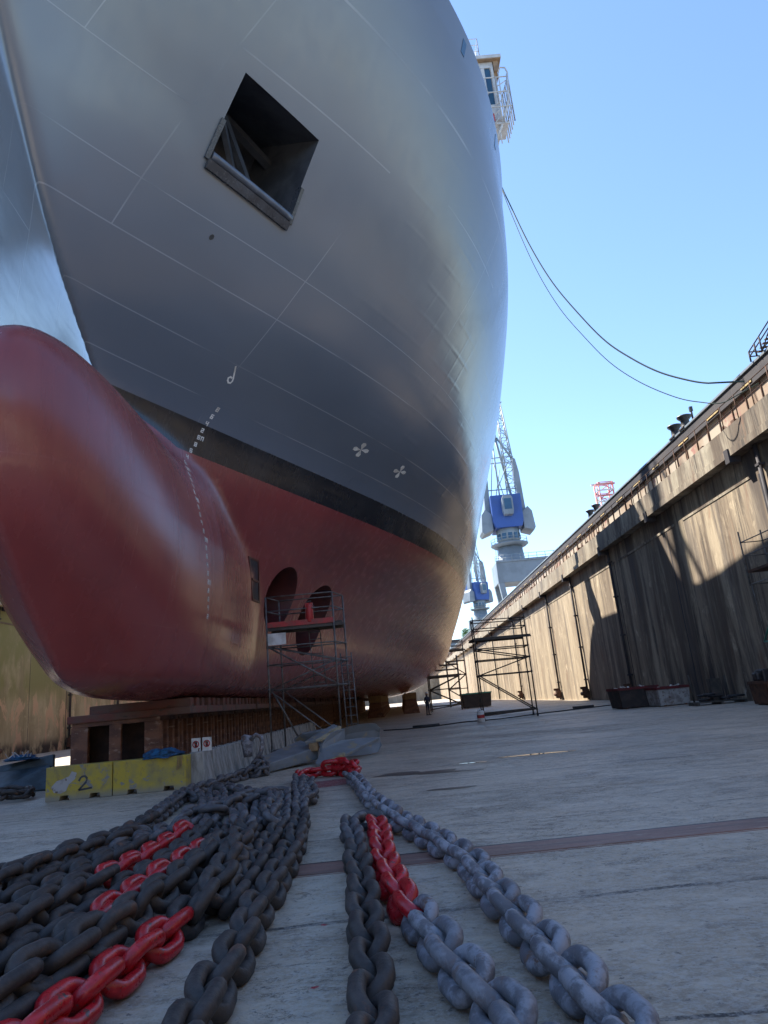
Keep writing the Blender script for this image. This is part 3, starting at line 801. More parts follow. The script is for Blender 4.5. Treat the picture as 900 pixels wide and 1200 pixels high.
# bilge blocks further aft
def bilge_block():
    t=thing('bilge_block','','bilge block')
    b=MB(); b.prism([(-.8,0,0),(.8,0,0),(.55,0,1.35),(-.55,0,1.35)],(0,1.2,0)); b.build('block_body',M_['rustbeam'],t,bevel=.03)
    b=MB(); b.box(-.6,.6,.1,1.1,1.35,1.98); b.build('timber_cap',M_['timber'],t,bevel=.02)
    return t
bb=bilge_block(); n=0
for X in (-2.2,-10.5,1.2,-13.5):
    yy={-2.2:66,-10.5:66,1.2:70,-13.5:70}[X]
    while yy<118:
        if n==0: bb.location=(X,yy,0); bb['label']='timber capped bilge block standing in the shade beneath the hull'; bb['group']='bilge blocks beneath the hull'
        else: copy_tree(bb,(X,yy,0),label='timber capped bilge block standing in the shade beneath the hull',group='bilge blocks beneath the hull')
        n+=1; yy+=5.2
# ------------------------------------------------------------------ barriers and concrete blocks
def barrier(lab,x0,x1,y0=16.15,h=.72):
    t=thing('yellow_barrier',lab,'barrier',((x0+x1)/2,y0,0),0,'yellow barriers in front of the keel blocks')
    W=x1-x0-.01; b=MB()
    pr=[(-W/2,0),(-W/2+.32,0),(-W/2+.34,.10),(-W/2+.52,.10),(-W/2+.54,0),(W/2-.50,0),(W/2-.48,.10),(W/2-.28,.10),(W/2-.26,0),(W/2,0),(W/2,h),(-W/2,h)]
    b.prism([(x,0,z) for x,z in pr],(0,.42,0)); b.build('barrier_body',M_['yellow'],t,bevel=.015)
    b=MB()
    if x0<-7: # faded sprayed marks
        def st(P):
            b.tube([(p[0],-.004,p[1]) for p in P],.0,4)
        P=[(.00,.38),(.05,.46),(.13,.48),(.19,.42),(.17,.35),(.00,.19),(.30,.22)]
        for (a,c),(d,e) in zip(P[:-1],P[1:]): b.bar((a,-.002,c),(d,-.002,e),.006,.042)
        pb=MB(); pts=[(-.62,.30),(-.55,.18),(-.40,.15),(-.28,.20),(-.22,.33),(-.08,.44),(-.05,.56),(-.16,.60),(-.22,.50),(-.34,.46),(-.50,.42)]
        pb.prism([(x,-.004,z) for x,z in pts],(0,.003,0)); pb.build('sprayed_patch',M_['greypaint_bin'],t)
        b.build('sprayed_mark',M_['recess'],t)
    return t
barrier('left yellow barrier with grey paint blotches and a sprayed mark, before the keel blocks',-8.03,-6.53)
barrier('right yellow barrier under the blue rag, before the keel blocks',-6.52,-4.88)
def concrete_block():
    t=thing('concrete_block','','concrete block'); b=MB()
    b.prism([(-.30,0,0),(.26,0,0),(.20,0,.18),(.10,0,.74),(-.2,0,.74)],(0,.60,0)); b.build('block_body',M_['concrete'],t,bevel=.025)
    b=MB(); b.tube([(-.05,.2,.72),(-.05,.22,.80),(-.05,.38,.80),(-.05,.40,.72)],.012,6); b.build('lifting_eye',M_['rust'],t)
    return t
cb=concrete_block(); y=16.62
for i in range(30):
    o=cb if i==0 else copy_tree(cb)
    o.location=(-4.72+random.uniform(-.05,.05),y,0); o.rotation_euler=(0,0,random.uniform(-.06,.06))
    o['label']='pale concrete block next to the right yellow barrier, foremost of its row' if i==0 else 'grey concrete block in the long row beside the keel blocks'
    o['group']='concrete blocks along the keel blocks'; o['category']='concrete block'
    y+=.70+random.uniform(0,.05)
# rag, warning signs
def crumple(name,mat,cx,cy,cz,rx,ry,rz,label,cat,seed=1,n=26,group=None):
    r=random.Random(seed); ph=[(r.uniform(2,9),r.uniform(2,9),r.random()*6.28,r.random()*6.28) for _ in range(7)]
    b=MB();vs=[];fs=[]
    for i in range(n+1):
        for j in range(n):
            th=math.pi*i/n*.5; a=2*math.pi*j/n
            k=1+.16*sum(math.sin(p[0]*a+p[2])*math.cos(p[1]*th*2+p[3]) for p in ph[:5])*math.sin(th)
            vs.append((cx+rx*k*math.sin(th)*math.cos(a),cy+ry*k*math.sin(th)*math.sin(a),cz+rz*math.cos(th)*(.8+.35*math.sin(3*a+ph[0][2])*math.sin(th*2))))
    for i in range(n):
        for j in range(n): fs.append((i*n+j,i*n+(j+1)%n,(i+1)*n+(j+1)%n,(i+1)*n+j))
    b.add(vs,fs,True); o=b.build(name,mat); return tag(o,label,cat,group)
crumple('rag',M_['tarp'],-5.45,16.35,.70,.46,.25,.22,'crumpled blue rag lying on top of the right yellow barrier','rag',5)
b=MB()
for k in range(4): b.bar((-5.05+k*.03,16.13,.72),(-5.07+k*.035,16.11,.42+.03*k),.014)
tag(b.build('rope_end',M_['timber']),'frayed rope end hanging down the right yellow barrier','rope')
for k,(x,lab) in enumerate(((-4.86,'left of two small red and white prohibition signs above the concrete blocks'),(-4.60,'right of two small red and white prohibition signs above the concrete blocks'))):
    t=thing('warning_sign',lab,'sign',(x,16.9,.74),-.1,'small prohibition signs')
    b=MB(); b.box(-.11,.11,-.01,.01,.0,.30); pn=b.build('sign_plate',M_['whitepaint'],t)
    b=MB(); b.tube([(.07*math.cos(a),-.016,.16+.07*math.sin(a)) for a in np.linspace(0,2*math.pi,24,endpoint=False)],.012,6,closed=True); b.bar((-.05,-.016,.21),(.05,-.016,.11),.014); b.build('prohibition_symbol',M_['redpaint'],t)
    b=MB(); b.box(-.03,.03,-.013,-.009,.10,.21); b.build('pictogram',M_['black'],t)
    b=MB(); b.tube([(0,.02,.02),(0,.02,.38)],.012,6); b.build('stake',M_['rust'],t)
# ------------------------------------------------------------------ anchors
def plate(b,pts,th):
    p=[Vector(q) for q in pts]; n=(p[1]-p[0]).cross(p[2]-p[0]).normalized()*th; b.prism([q-n/2 for q in p],n); return b
anc=thing('anchor','large grey painted ship anchor lying on the dock floor behind the red links','anchor',(-2.1,19.8,0))
def L_(x,y,z): return (x+2.1,y-19.8,z)
b=MB() # shank: long tapered box pointing towards the swivel
sh0=[L_(-3.60,17.9,.0),L_(-3.95,18.5,.0),L_(-3.90,18.5,.32),L_(-3.56,17.9,.20)]
sh1=[L_(-2.35,19.85,.10),L_(-2.95,20.6,.20),L_(-2.92,20.6,.62),L_(-2.31,19.9,.43)]
b.add(sh0+sh1,[(3,2,1,0),(4,5,6,7),(0,1,5,4),(1,2,6,5),(2,3,7,6),(3,0,4,7)])
b.build('shank',M_['anchor'],anc,bevel=.025)
b=MB(); b.prism([L_(-3.59,17.89,.01),L_(-3.545,17.89,.19),L_(-3.40,18.14,.22),L_(-3.42,18.14,.02)],(-.01,-.012,0)); b.build('shank_end_wear',M_['anchor_edge'],anc)
b=MB(); plate(b,[L_(-2.32,18.85,.04),L_(-2.03,18.70,.02),L_(-.64,20.5,.46),L_(-1.2,20.35,.50),L_(-1.72,20.05,.50),L_(-2.2,19.6,.34)],.09)
b.build('fluke',M_['anchor'],anc,bevel=.02)
b=MB(); plate(b,[L_(-2.03,18.66,.04),L_(-1.55,19.26,.21),L_(-1.60,19.34,.23),L_(-2.10,18.76,.06)],.07); b.build('fluke_edge',M_['anchor_edge'],anc)
b=MB() # upturned fluke behind, bowed plate with rounded corner
prof=[(-1.80,20.55),(-1.5,20.75),(-1.2,20.93),(-.95,21.08),(-.75,21.2),(-.62,21.32)]
tops=[.80,.86,.89,.89,.86,.70]; bots=[.10,.05,.03,.03,.06,.22]
vs=[];n=len(prof)
for off in (0,.08):
    for (x,y),t_,b0 in zip(prof,tops,bots):
        for q in range(5):
            z=b0+(t_-b0)*q/4; bow=-.16*(1-(2*q/4-1)**2); vs.append(L_(x+bow*.3,y-bow+off,z))
fs=[]
for o in (0,n*5):
    for i in range(n-1):
        for q in range(4): f=(o+i*5+q,o+(i+1)*5+q,o+(i+1)*5+q+1,o+i*5+q+1); fs.append(f if o==0 else f[::-1])
for i in range(n-1): fs+=[(i*5+4,(i+1)*5+4,n*5+(i+1)*5+4,n*5+i*5+4),(i*5,n*5+i*5,n*5+(i+1)*5,(i+1)*5)]
for i in (0,n-1):
    for q in range(4): fs.append((i*5+q,i*5+q+1,n*5+i*5+q+1,n*5+i*5+q))
b.add(vs,fs,False); b.build('fluke',M_['anchor'],anc)
b=MB(); g=[L_(-2.30,19.66,.30),L_(-2.26,19.72,.50),L_(-2.16,19.85,.67),L_(-2.03,20.03,.76),L_(-1.90,20.25,.81),L_(-1.70,20.6,.82),L_(-1.70,20.5,.40),L_(-2.1,19.8,.25)]
b.prism(g,(.09,-.05,0)); b.build('crown_web',M_['anchor'],anc,bevel=.015)
b=MB(); plate(b,[L_(-2.66,19.62,.56),L_(-2.50,19.95,.66),L_(-1.92,20.62,.93),L_(-1.80,20.50,.88),L_(-2.30,19.72,.58)],.10); b.build('crown',M_['anchor'],anc,bevel=.015)
b=MB(); plate(b,[L_(-2.36,19.62,.61),L_(-2.26,19.74,.65),L_(-1.76,20.52,.90),L_(-1.70,20.40,.86),L_(-2.2,19.6,.60)],.05); b.build('crown_edge',M_['anchor_edge'],anc)
b=MB(); b.box(-.46,-.22,-.2,.12,.34,.56); b.build('crown_pin_block',M_['timber'],anc,bevel=.02)
b=MB(); plate(b,[L_(-3.2,21.2,.62),L_(-2.9,21.0,.78),L_(-2.2,20.9,.84),L_(-2.1,21.0,.45),L_(-2.9,21.1,.40)],.08); b.build('fluke',M_['anchor'],anc,bevel=.02)
# swivel and shackle standing at the blocks
sw=thing('anchor_swivel','grey chain swivel with open shackle leaning on the pale concrete blocks','swivel',(-3.75,17.9,0))
b=MB(); b.tube([(-.12,.1,.45),(-.14,.12,.62),(-.14,.12,.78),(-.13,.12,.93),(-.12,.12,.97)],[.11,.12,.16,.155,.09],14); b.build('swivel_body',M_['chain_grey'],sw)
b=MB(); b.tube([(-.03,.02,.86),(.12,-.02,.96),(.24,-.04,.90),(.28,-.05,.72),(.22,-.05,.52),(.12,-.04,.40)],.055,10); b.build('shackle',M_['chain_grey'],sw)
# ------------------------------------------------------------------ heap at the far left
a2=thing('anchor_fluke','dark blue grey steel anchor plate lying at the left edge beyond the barriers','anchor',(-10.2,19.4,0))
b=MB()
plate(b,[(-1.6,.4,.62),(.72,.1,.90),(.75,.05,.52),(-1.6,.2,.35)],.10); plate(b,[(-1.6,.2,.50),(.68,0,.62),(.95,-.5,.05),(-.6,-.9,.05),(-1.6,-.8,.12)],.08)
b.build('fluke',M_['bluesteel'],a2,bevel=.015)
b=MB(); plate(b,[(-1.7,-.9,.55),(-.7,-1.1,.42),(-.2,-1.9,.05),(-1.7,-2.2,.10)],.12); plate(b,[(-1.7,.1,.8),(-.9,-.2,.7),(-.9,-.6,.3),(-1.7,-.5,.3)],.2); b.build('crown',M_['anchor'],a2,bevel=.02)
crumple('rag_heap',M_['tarp'],-10.35,19.45,.82,.42,.25,.16,'heap of blue and white rags on the dark anchor plate at the left','rags',11)
b=MB(); r=random.Random(3)
for k in range(9):
    x=-10.5+r.uniform(-.4,.6); b.bar((x,19.35+r.uniform(-.1,.1),.9),(x+r.uniform(-.2,.2),19.3,1.02+r.uniform(-.04,.04)),.03,.012)
tag(b.build('wood_scraps',M_['whitepaint']),'pale scraps lying among the rags at the left','scraps')
# ------------------------------------------------------------------ skips and odds and ends by the wall
def skip(name,lab,x,y,w,d,h,side,rim,rz=0,junk=True):
    t=thing(name,lab,'skip',(x,y,0),rz,'skips by the right wall')
    b=MB(); T=.05
    def tp(sx,sy,z): k=1+.10*z/h; return (sx*w/2*k,sy*d/2*k,z)
    for (a,c) in (((-1,-1),(1,-1)),((1,-1),(1,1)),((1,1),(-1,1)),((-1,1),(-1,-1))):
        q=[tp(*a,.06),tp(*c,.06),tp(*c,h),tp(*a,h)]; n=Vector((-(a[0]+c[0]),-(a[1]+c[1]),0)).normalized()*T; b.prism(q,n)
    b.box(-w/2,w/2,-d/2,d/2,.04,.10); b.build('skip_body',side,t,bevel=.01)
    b=MB()
    pts=[tp(-1,-1,h),tp(1,-1,h),tp(1,1,h),tp(-1,1,h)]
    for i in range(4): b.bar(pts[i],pts[(i+1)%4],.09,.12)
    b.build('rim',rim,t)
    b=MB(); 
    for sx in (-.35,.35): b.box(sx*w-.05,sx*w+.05,-d/2-.05,d/2,0,.06)
    b.build('skid',M_['rust'],t)
    if junk:
        b=MB();r=random.Random(int(x*10))
        for k in range(8): b.bar((r.uniform(-.4,.4)*w,r.uniform(-.4,.4)*d,h*.85),(r.uniform(-.4,.4)*w,r.uniform(-.4,.4)*d,h+r.uniform(.0,.12)),.08,.05)
        b.build('scrap',M_['whitepaint'],t)
    return t
skip('skip','maroon rimmed dark skip full of scrap by the right wall',11.9,36.2,1.9,1.3,.95,M_['darkbin'],M_['maroon'],.1)
skip('skip','pale sided skip standing right of the maroon skip by the wall',13.2,35.0,1.5,1.2,.85,M_['greypaint_bin'],M_['maroon'],.1)
skip('skip','rusty orange open frame skip at the right edge of the photo',14.6,27.6,1.3,1.2,.85,M_['rust'],M_['rust'],.0,False)
b=MB(); b.box(-.55,.35,-.3,.3,.75,1.35); b.box(-.75,-.5,-.2,.2,.9,1.25); tag(b.build('machine_block',M_['black'],bevel=.08,loc=(14.65,27.7,0)),'black lump of machinery lying on the rusty open skip','machine part')
pal=thing('cable_pallet','pallet of dark coiled gear by the right wall, between the pale skip and rusty skip','pallet',(14.2,32.0,0))
b=MB()
for k in range(5): b.box(-1.1,1.1,-.5+k*.22,-.36+k*.22,.10,.14)
for x in (-1.1,-.05,1.0): b.box(x,x+.1,-.5,.52,0,.10)
b.build('pallet_deck',M_['deckwood'],pal)
b=MB(); r=random.Random(8)
for k in range(6):
    cx,cy=r.uniform(-.8,.8),r.uniform(-.3,.3); R=r.uniform(.2,.4)
    b.tube([(cx+R*math.cos(a),cy+R*math.sin(a)*.7,.2+.05*k) for a in np.linspace(0,6.28,18,endpoint=False)],.05,6,closed=True)
b.build('coiled_hose',M_['black'],pal)
b=MB(); b.tube([(-.9,.3,.14),(-.95,.3,1.35)],.05,8); b.tube([(.7,.3,.14),(.68,.3,1.2)],.04,8); b.box(-.1,.35,.1,.45,.14,1.1); b.build('gas_bottle',M_['deckwood'],pal)
b=MB(); b.box(10.1,11.2,41.2,41.8,.02,.16); tag(b.build('steel_plank',M_['black'],bevel=.01),'dark plank lying on the floor left of the maroon skip','plank')
# green grey skip in the sun far off
skip('skip','dark green skip against the sunlit wall beyond the right scaffold',7.6,70,2.6,2.0,1.35,M_['darkbin'],M_['green'],0,True)
# white paint drum
dr=thing('paint_drum','small white drum standing beside the foot of the right scaffold','drum',(4.05,36.0,0))
b=MB(); b.tube([(0,0,0),(0,0,.03),(0,0,.30),(0,0,.50),(0,0,.56)],[.17,.185,.19,.185,.15],16); b.build('drum_body',M_['whitepaint'],dr)
b=MB(); b.tube([(0,0,.2),(0,0,.36)],[.193,.193],16,cap=False); b.build('drum_label',M_['redpaint'],dr)
b=MB(); b.tube([(0,0,.56),(0,0,.62)],[.07,.06],12); b.tube([(-.12,0,.55),(-.1,0,.66),(.1,0,.66),(.12,0,.55)],.012,6); b.build('drum_cap',M_['greypaint_bin'],dr)
# hoses on the floor
b=MB(); b.tube([(-.9,36.5,.03),(.3,35.5,.03),(1.8,36.0,.03),(3.2,37.4,.03),(5.2,37.2,.03),(8.0,39.5,.03),(12.5,42,.03)],.03,6); tag(b.build('hose',M_['hose']),'thin black hose trailing over the floor past the right scaffold','hose')
b=MB(); b.tube([(.6,35.9,.05),(1.1,35.7,.06),(1.6,35.9,.05),(1.9,36.2,.05)],.09,8); tag(b.build('hose_bundle',M_['hose']),'dark bundle lying on the hose left of the white drum','hose')
# ------------------------------------------------------------------ scaffolds
def scaffold(lab,P0,ux,uy,w,d,levels,top,deck_z,tube,deckm,r=.028,diag=True,ladder=False,toe=None,castor=True,lean=0,group='scaffold towers on the dock floor'):
    t=thing('scaffold',lab,'scaffold',P0,math.atan2(ux[1],ux[0]),group)
    C=[(0,0),(w,0),(w+lean,d),(lean,d)]
    for (x,y) in C:
        b=MB(); b.tube([(x,y,.14 if castor else 0),(x,y,top)],r*1.15,8)
        for z in levels: b.tube([(x,y,z-.05),(x,y,z+.05)],r*1.6,8)
        b.build('post',tube,t)
    for z in levels:
        b=MB()
        for i in range(4): a=C[i];c=C[(i+1)%4]; b.tube([(*a,z),(*c,z)],r,6)
        b.build('ledger',tube,t)
    if diag:
        zz=[.25]+[z for z in levels if z<=deck_z]
        for k,(a,c) in enumerate(zip(zz[:-1],zz[1:])):
            b=MB(); p,q=(0,1) if k%2==0 else (1,0)
            b.tube([(C[p][0],C[p][1],a),(C[q][0],C[q][1],c)],r,6); b.build('brace',tube,t)
            b=MB(); b.tube([(C[2][0],C[2][1],a),(C[3][0],C[3][1],c)] if k%2 else [(C[3][0],C[3][1],a),(C[2][0],C[2][1],c)],r,6); b.build('brace',tube,t)
    b=MB(); n=3
    for k in range(n): y0=.03+(d-.06)*k/n; b.box(.02,w+lean-.02,y0+.01,y0+(d-.06)/n-.01,deck_z+.03,deck_z+.09)
    b.box(0,w+lean,0,.04,deck_z-.06,deck_z+.03); b.box(0,w+lean,d-.04,d,deck_z-.06,deck_z+.03)
    b.build('platform',deckm,t)
    for z in (deck_z+.55,deck_z+1.0):
        b=MB()
        for i in range(4): a=C[i];c=C[(i+1)%4]; b.tube([(*a,z),(*c,z)],r*.9,6)
        b.build('guard_rail',tube,t)
    if toe:
        b=MB(); b.box(.03,w,-.03,-.005,deck_z+.04,deck_z+.2); b.build('toe_board',toe,t)
    if castor:
        for (x,y) in C:
            b=MB(); b.cyl((x-.035,y,.08),(x+.035,y,.08),.08,14); b.bar((x,y,.08),(x,y,.17),.05); b.build('castor',M_['black'],t)
    return t
def ladder_mb(p0,p1,w,rungs,r=.018):
    b=MB();p0=Vector(p0);p1=Vector(p1);s=Vector((w,0,0))
    b.tube([p0,p1],r,6);b.tube([p0+s,p1+s],r,6)
    for k in range(rungs): p=p0+(p1-p0)*(k+.5)/rungs; b.tube([p,p+s],r*.8,6)
    return b
sl=scaffold('grey tube scaffold with red toe board in front of the thruster tunnels',(-3.90,21.45,0),(1,.02),None,2.10,.95,[.35,2.1,2.85,3.4],4.95,3.95,M_['galv'],M_['deckwood'],r=.023,lean=.28,toe=M_['redpaint'])
ladder_mb((1.35,.45,2.1),(1.25,.5,3.9),.36,8).build('ladder',M_['galv'],sl)
b=MB(); b.tube([(.04,.2,2.1),(.9,.7,.3)],.028,6); b.tube([(.02,.0,3.4),(2.12,.0,2.1)],.03,6); b.build('brace',M_['galv'],sl)
t=thing('fire_extinguisher','red fire extinguisher standing on the platform of the grey scaffold','extinguisher',(-2.55,21.55,4.05))
b=MB(); b.tube([(0,0,0),(0,0,.03),(0,0,.5),(0,0,.58),(0,0,.62)],[.10,.12,.12,.09,.04],14); b.box(-.12,.12,-.05,.1,.0,.62); b.build('cylinder_body',M_['redpaint'],t)
b=MB(); b.bar((-.08,0,.66),(.08,0,.68),.03); b.tube([(.05,0,.64),(.16,0,.5),(.15,0,.25)],.014,6); b.build('valve',M_['black'],t)
b=MB(); b.box(-.3,.3,-.02,.02,0,.36); o=b.build('sheet_bag',M_['whitepaint'],loc=(-3.62,21.5,3.45)); tag(o,'pale plastic sheet hanging under the platform of the grey scaffold','sheet')
t=thing('ladder','grey ladder standing right of the grey scaffold by the anchor','ladder',(-1.62,21.75,0))
ladder_mb((0,0,0),(-.08,.25,3.05),.34,12,.02).build('ladder_rails',M_['galv'],t)
scaffold('dark wheeled scaffold standing alone in front of the sunlit wall',(4.32,36.9,0),(1,.12),None,2.85,1.5,[.35,2.28,3.05,3.65],5.35,4.15,M_['darktube'],M_['deckwood'],r=.034,lean=.25)
scaffold('low dark scaffold far off beside the person under the ship',(2.9,66,0),(1,.05),None,2.9,1.8,[.5,2.0,3.1,4.2],5.0,3.2,M_['darktube'],M_['deckwood'],r=.05,lean=.3)
scaffold('tall dark scaffold behind the low one against the sunlit wall',(5.9,82,0),(1,.05),None,2.2,1.8,[.5,2.0,3.6,5.2,6.6],7.6,6.4,M_['darktube'],M_['deckwood'],r=.05,lean=.3)
# hanging cradle at the right edge
t=thing('hanging_cradle','pale tube work cradle hanging on the wall at the right edge','cradle',(14.3,25.6,0))
b=MB()
for (x,y) in ((0,1.55),(.9,1.55),(0,-1),(.9,-1)): b.tube([(x,y,4.55),(x,y,6.75)],.03,8)
b.build('post',M_['galv'],t)
b=MB()
for z in (4.6,5.75,6.3):
    b.tube([(0,-1,z),(0,1.55,z)],.022,6);b.tube([(.9,-1,z),(.9,1.55,z)],.022,6);b.tube([(0,1.55,z),(.9,1.55,z)],.022,6);b.tube([(0,-1,z),(.9,-1,z)],.022,6)
b.build('guard_rail',M_['galv'],t)
b=MB(); b.box(0,.9,-1,1.5,5.05,5.15); b.build('platform',M_['rust'],t)
b=MB(); b.tube([(.1,1.52,2.5),(.05,1.55,4.6)],.014,6); b.build('guy_wire',M_['galv'],t)
t=thing('pipe_trestle','green pipe trestle at the right edge by the wall','trestle',(14.3,26.2,0))
b=MB(); b.tube([(0,.9,2.35),(0,.2,3.0),(0,-.6,3.4)],.035,8); b.tube([(0,.9,2.35),(0,-.6,2.3)],.035,8); b.tube([(0,-.6,3.4),(0,-.6,0)],.035,8); b.build('frame',M_['green'],t)
# ------------------------------------------------------------------ the worker
def person(loc,rz):
    t=thing('person','person in dark coverall and helmet standing beside the far scaffold under the ship','person',loc,rz)
    V=[(0,0,.92),(0,0,1.12),(0,0,1.36),(0,.0,1.47),(0,-.01,1.56),(0,-.01,1.68),(-.19,0,1.38),(-.26,.02,1.12),(-.24,-.10,.90),(-.23,-.14,.82),(.19,0,1.38),(.26,.03,1.12),(.25,-.06,.88),(.24,-.08,.80),(-.10,0,.86),(-.12,-.02,.48),(-.13,.03,.08),(-.13,-.12,.04),(.10,0,.86),(.12,.03,.48),(.14,.08,.08),(.15,-.07,.04)]
    Ed=[(0,1),(1,2),(2,3),(3,4),(4,5),(2,6),(6,7),(7,8),(8,9),(2,10),(10,11),(11,12),(12,13),(0,14),(14,15),(15,16),(16,17),(0,18),(18,19),(19,20),(20,21)]
    R=[.15,.14,.165,.06,.085,.095,.07,.05,.038,.03,.07,.05,.038,.03,.095,.065,.05,.04,.095,.065,.05,.04]
    me=bpy.data.meshes.new('body');me.from_pydata(V,Ed,[]);o=bpy.data.objects.new('body',me);COL.objects.link(o)
    md=o.modifiers.new('skin','SKIN'); md.use_smooth_shade=True
    me.skin_vertices[0].data[0].use_root=True
    for i,r_ in enumerate(R): me.skin_vertices[0].data[i].radius=(r_,r_)
    ms=o.modifiers.new('sub','SUBSURF');ms.levels=1;ms.render_levels=1
    me.materials.append(M_['navy']); o.parent=t
    b=MB(); b.tube([(0,-.02,1.58),(0,-.02,1.66),(0,-.02,1.72)],[.088,.098,.08],14); b.build('head',M_['skin'],t)
    b=MB(); b.tube([(0,-.02,1.70),(0,-.02,1.74),(0,-.02,1.80),(0,-.02,1.83)],[.125,.12,.09,.02],16); b.box(-.08,.08,-.18,-.1,1.70,1.715); b.build('helmet',M_['whitepaint'],t)
    b=MB(); b.box(-.2,-.06,-.2,.08,0,.08); b.box(.07,.21,-.14,.14,0,.08); b.build('boots',M_['black'],t,bevel=.03)
    return t
person((2.32,58.2,0),.6)
# ------------------------------------------------------------------ quay cranes
def lattice(b,p0,p1,w0,w1,n,r,faces=4):
    p0=Vector(p0);p1=Vector(p1);d=(p1-p0).normalized();x=d.cross(Vector((0,1,0))).normalized();y=x.cross(d)
    def c(t,i):
        w=(w0+(w1-w0)*t)/2; s=[(-1,-1),(1,-1),(1,1),(-1,1)][i]; return p0+(p1-p0)*t+x*w*s[0]+y*w*s[1]
    for i in range(4): b.tube([c(0,i),c(1,i)],r,6)
    for k in range(n):
        for i in range(4):
            j=(i+1)%4; b.tube([c(k/n,i),c((k+1)/n,j if k%2 else i)],r*.55,5) if False else None
            a,e=(i,j) if k%2 else (j,i)
            b.tube([c(k/n,a),c((k+1)/n,e)],r*.55,5); b.tube([c((k+1)/n,i),c((k+1)/n,j)],r*.5,5)
def quay_crane(lab,loc,rz,beam=13):
    t=thing('quay_crane',lab,'crane',loc,rz,'quay cranes beyond the dock')
    # origin on the quay under the pedestal
    b=MB(); b.box(-3.9,beam,-3.5,3.5,9.0,13.3); b.box(-3.9,beam,-3.7,-3.5,13.1,13.6); o=b.build('portal_beam',M_['crane'],t,bevel=.1)
    for (x,y) in ((-3.3,-3),(-3.3,3),(beam-1,-3),(beam-1,3)):
        b=MB(); b.prism([(x-.55,y-.5,9),(x+.55,y-.5,9),(x+1.5,y-.5,0),(x+.5,y-.5,0)],(0,1,0)) if x<0 else b.prism([(x-.55,y-.5,9),(x+.55,y-.5,9),(x-.5,y-.5,0),(x-1.5,y-.5,0)],(0,1,0)); b.build('leg',M_['crane'],t)
    b=MB()
    rail(b,[(-4.0,-3.7),(beam,-3.7),(beam,3.7)],13.3,14.6,2,.05,10); b.build('railing',M_['cranelattice'],t)
    base=t; DZ=-6.7
    b=MB(); b.tube([(0,0,13.3),(0,0,13.5),(0,0,17.0)],[2.9,2.8,2.5],28); b.build('pedestal',M_['crane'],t)
    b=MB(); b.tube([(-2.9,-1.2,13.4),(-2.9,-1.2,17)],.05,5);b.tube([(-3.3,-1.2,13.4),(-3.3,-1.2,17)],.05,5)
    for k in range(8): b.tube([(-2.9,-1.2,13.6+k*.45),(-3.3,-1.2,13.6+k*.45)],.03,4)
    b.build('ladder',M_['cranelattice'],t)
    b=MB(); b.tube([(0,0,23.5),(0,0,23.9),(0,0,24.1)],[3.3,3.9,3.9],28); b.build('gallery',M_['crane'],t,loc=(0,0,DZ))
    b=MB(); rail(b,[(3.8*math.cos(a),3.8*math.sin(a)) for a in np.linspace(0,6.283,13)],24.1,25.2,2,.04,1); b.build('gallery_railing',M_['cranelattice'],t,loc=(0,0,DZ))
    b=MB(); b.tube([(0,0,24.1),(0,0,27.2)],[2.3,2.5],24); b.build('slewing_ring',M_['cranelattice'],t,loc=(0,0,DZ))
    b=MB()
    for k in range(12): a=k*math.pi/6; b.box(-.45,.45,-2.46,-2.42,25,26.2,Matrix.Rotation(a,4,'Z'))
    b.build('window',M_['glass'],t,loc=(0,0,DZ))
    b=MB(); b.prism([(-2.7,-3.0,27.2),(2.7,-3.0,27.2),(3.1,-3.0,28.5),(3.2,-3.0,34.2),(-3.2,-3.0,34.2),(-3.2,-3.0,28.5)],(0,7,0)); b.build('machine_house',M_['craneblue'],t,loc=(0,0,DZ),bevel=.1)
    b=MB(); b.prism([(-.9,-4.6,29.5),(.9,-4.6,29.5),(1.1,-4.6,30.5),(1.1,-4.6,33.0),(.8,-4.6,33.6),(-.8,-4.6,33.6),(-1.1,-4.6,33.0),(-1.1,-4.6,30.5)],(0,1.6,0)); cb_=b.build('cab',M_['crane'],t,loc=(0,0,DZ),bevel=.1)
    b=MB(); b.box(-.75,.75,-4.66,-4.6,30.6,32.9); b.build('window',M_['glass'],cb_)
    for s in (-1,1):
        b=MB(); b.prism([(s*3.2,-2,27.0),(s*5.2,-2,26.3),(s*5.6,-2,27.0),(s*5.3,-2,30.5),(s*4.5,-2,31.6),(s*3.2,-2,30.5)],(0,5,0)); b.build('counterweight',M_['crane'],t,loc=(0,0,DZ),bevel=.08)
        b=MB(); b.prism([(s*3.2,-1,29),(s*4.3,-1,29.5),(s*4.0,-1,39.5),(s*3.6,-1,42.5),(s*3.0,-1,43.0),(s*2.9,-1,38)],(0,2,0)); b.build('side_arm',M_['crane'],t,loc=(0,0,DZ),bevel=.06)
    b=MB()
    b.tube([(-3.3,0,42.5),(-.9,0,48.2)],.26,8);b.tube([(3.4,0,42.5),(.4,0,48.0)],.24,8);b.tube([(.1,0,48.0),(2.4,2,34)],.28,8);b.tube([(-.6,0,48.0),(-1.0,-2,34)],.16,8)
    b.tube([(-.9,0,48.4),(.3,0,48.4)],.7,12); 
    for z in (36,42,43.2): b.tube([(-3.3,-.6,z),(3.3,-.6,z)],.12,6)
    for (p,q) in (((-2.4,0,35),(-.6,0,47)),((.2,0,35),(-1,0,42)),((2,0,42),(-.5,0,37)),((-1.5,1,34),(.3,1,41))): b.tube([p,q],.10,5)
    b.build('a_frame',M_['cranelattice'],t,loc=(0,0,DZ))
    b=MB(); lattice(b,(2.6,1,35.5),(2.3,3,57.5),2.3,1.0,12,.13); b.build('jib',M_['cranelattice'],t,loc=(0,0,DZ))
